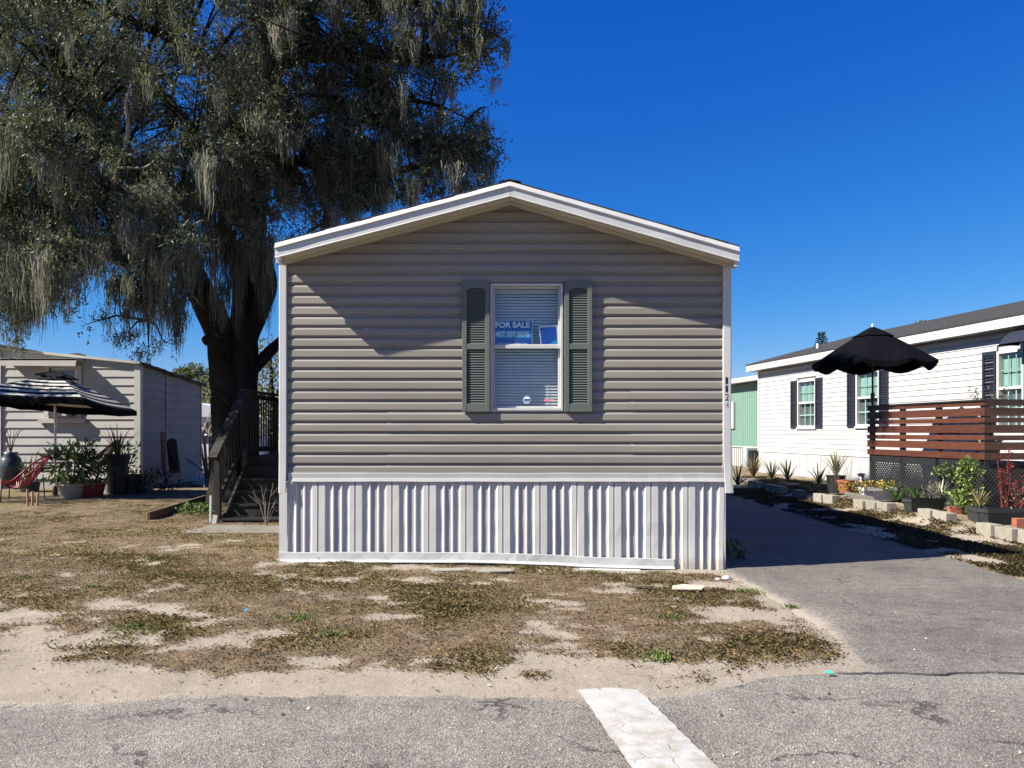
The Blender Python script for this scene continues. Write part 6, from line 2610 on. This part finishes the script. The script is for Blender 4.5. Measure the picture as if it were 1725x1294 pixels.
# sticks on the road edge, scraps
for i, (ua, va, ub, vb, lab) in enumerate(((818, 1155, 900, 1158, 'thin dark stick on the sand at the road edge'), (803, 1187, 893, 1198, 'long thin curved stick on the asphalt left of the white bar'))):
    Ya, Yb = F * EYE / (va - CY), F * EYE / (vb - CY)
    a, b = Vector(((ua - CX) / F * Ya, Ya, .016)), Vector(((ub - CX) / F * Yb, Yb, .014))
    m = MB().tube([a, a.lerp(b, .35) + Vector((0, .02, .006)), a.lerp(b, .7) + Vector((0, .012, .004)), b], [.003, .004, .004, .002], 5)
    tag(m.build('stick', 'twig_wood', None), lab, 'stick')


def gpos(u, v):
    Y = F * EYE / (v - CY)
    return (u - CX) / F * Y, Y


x, y = gpos(1158, 992)
m = MB()
zc = lawn_z(x, y) + .03
m.prism([(x - .17, y - .05, zc), (x + .13, y - .07, zc), (x + .19, y + .03, zc + .012), (x - .02, y + .08, zc + .02), (x - .14, y + .05, zc + .01)], (0, 0, .012))
tag(m.build('cardboard_scrap', 'card', None), 'flat tan cardboard scrap on the sand below the right skirting', 'scrap')
x, y = gpos(1085, 988)
m = MB()
zc = lawn_z(x, y) + .025
m.prism([(x - .12, y - .03, zc), (x + .1, y - .04, zc), (x + .12, y + .02, zc), (x - .1, y + .03, zc)], (0, 0, .012))
tag(m.build('bark_scrap', 'old_timber', None), 'dark wood scrap lying left of the cardboard', 'scrap')
x, y = gpos(413, 1043)
m = MB()
zc = lawn_z(x, y) + .02
m.prism([(x - .02, y - .015, zc), (x + .02, y - .012, zc + .006), (x + .016, y + .016, zc + .012), (x - .015, y + .014, zc)], (0, 0, .004))
tag(m.build('blue_scrap', 'blue_scrap', None), 'tiny blue plastic scrap on the left lawn', 'scrap')
x, y = gpos(1396, 1139)
m = MB()
m.prism([(x - .03, y - .012, .02), (x + .03, y - .012, .02), (x + .02, y + .014, .03), (x - .02, y + .012, .03)], (0, 0, .004))
tag(m.build('green_scrap', 'green_scrap', None), 'tiny green plastic scrap at the corner of grass and driveway', 'scrap')
# a flat board under the skirting at the right, pale flat stones along the front
m = MB()
m.prism([(X9(975), D - .10, T(1, D) + .035), (X9(1075), D - .12, T(1.5, D) + .03), (X9(1075), D - .22, T(1.5, D) + .03), (X9(975), D - .20, T(1, D) + .035)], (0, 0, .012))
tag(m.build('loose_trim_strip', 'white_trim', None), 'loose white trim strip on the ground below the right skirting', 'strip')
for i, (u, v, w, lab) in enumerate(((748, 963, .24, 'flat pale paving stone below the skirting left of the middle'), (835, 966, .20, 'flat pale paving stone below the middle of the skirting'))):
    x, y = gpos(u, v)
    zc = lawn_z(x, y) + .006
    m = MB()
    m.prism([(x - w, y - .06, zc), (x - w * .3, y - .10, zc), (x + w, y - .05, zc), (x + w * .8, y + .09, zc), (x - w * .7, y + .08, zc)], (0, 0, .022))
    tag(m.build('paving_stone', 'block_concrete', None, bevel=.006), lab, 'stone', 'flat stones before the skirting')
for i, (u, v, lab) in enumerate(((1222, 966, 'white rubble stone at the right foot of the skirting'), (1207, 968, 'small pale rubble stone just left of the skirting corner'))):
    x, y = gpos(u, v)
    m = MB()
    rows = []
    for q in range(5):
        ph = -math.pi / 2 + math.pi * q / 4
        rows.append([(x + (.06 - .02 * i) * math.cos(ph) * math.cos(a) * (1 + .3 * fbm(a, q, i)), y - .05 + .04 * math.cos(ph) * math.sin(a), T(x, y) + .03 + .035 * math.sin(ph)) for a in [2 * math.pi * s / 8 for s in range(8)]])
    m.strip(rows, close=True)
    tag(m.build('rubble_stone', 'white_trim', None), lab, 'stone', 'rubble at the skirting corner')
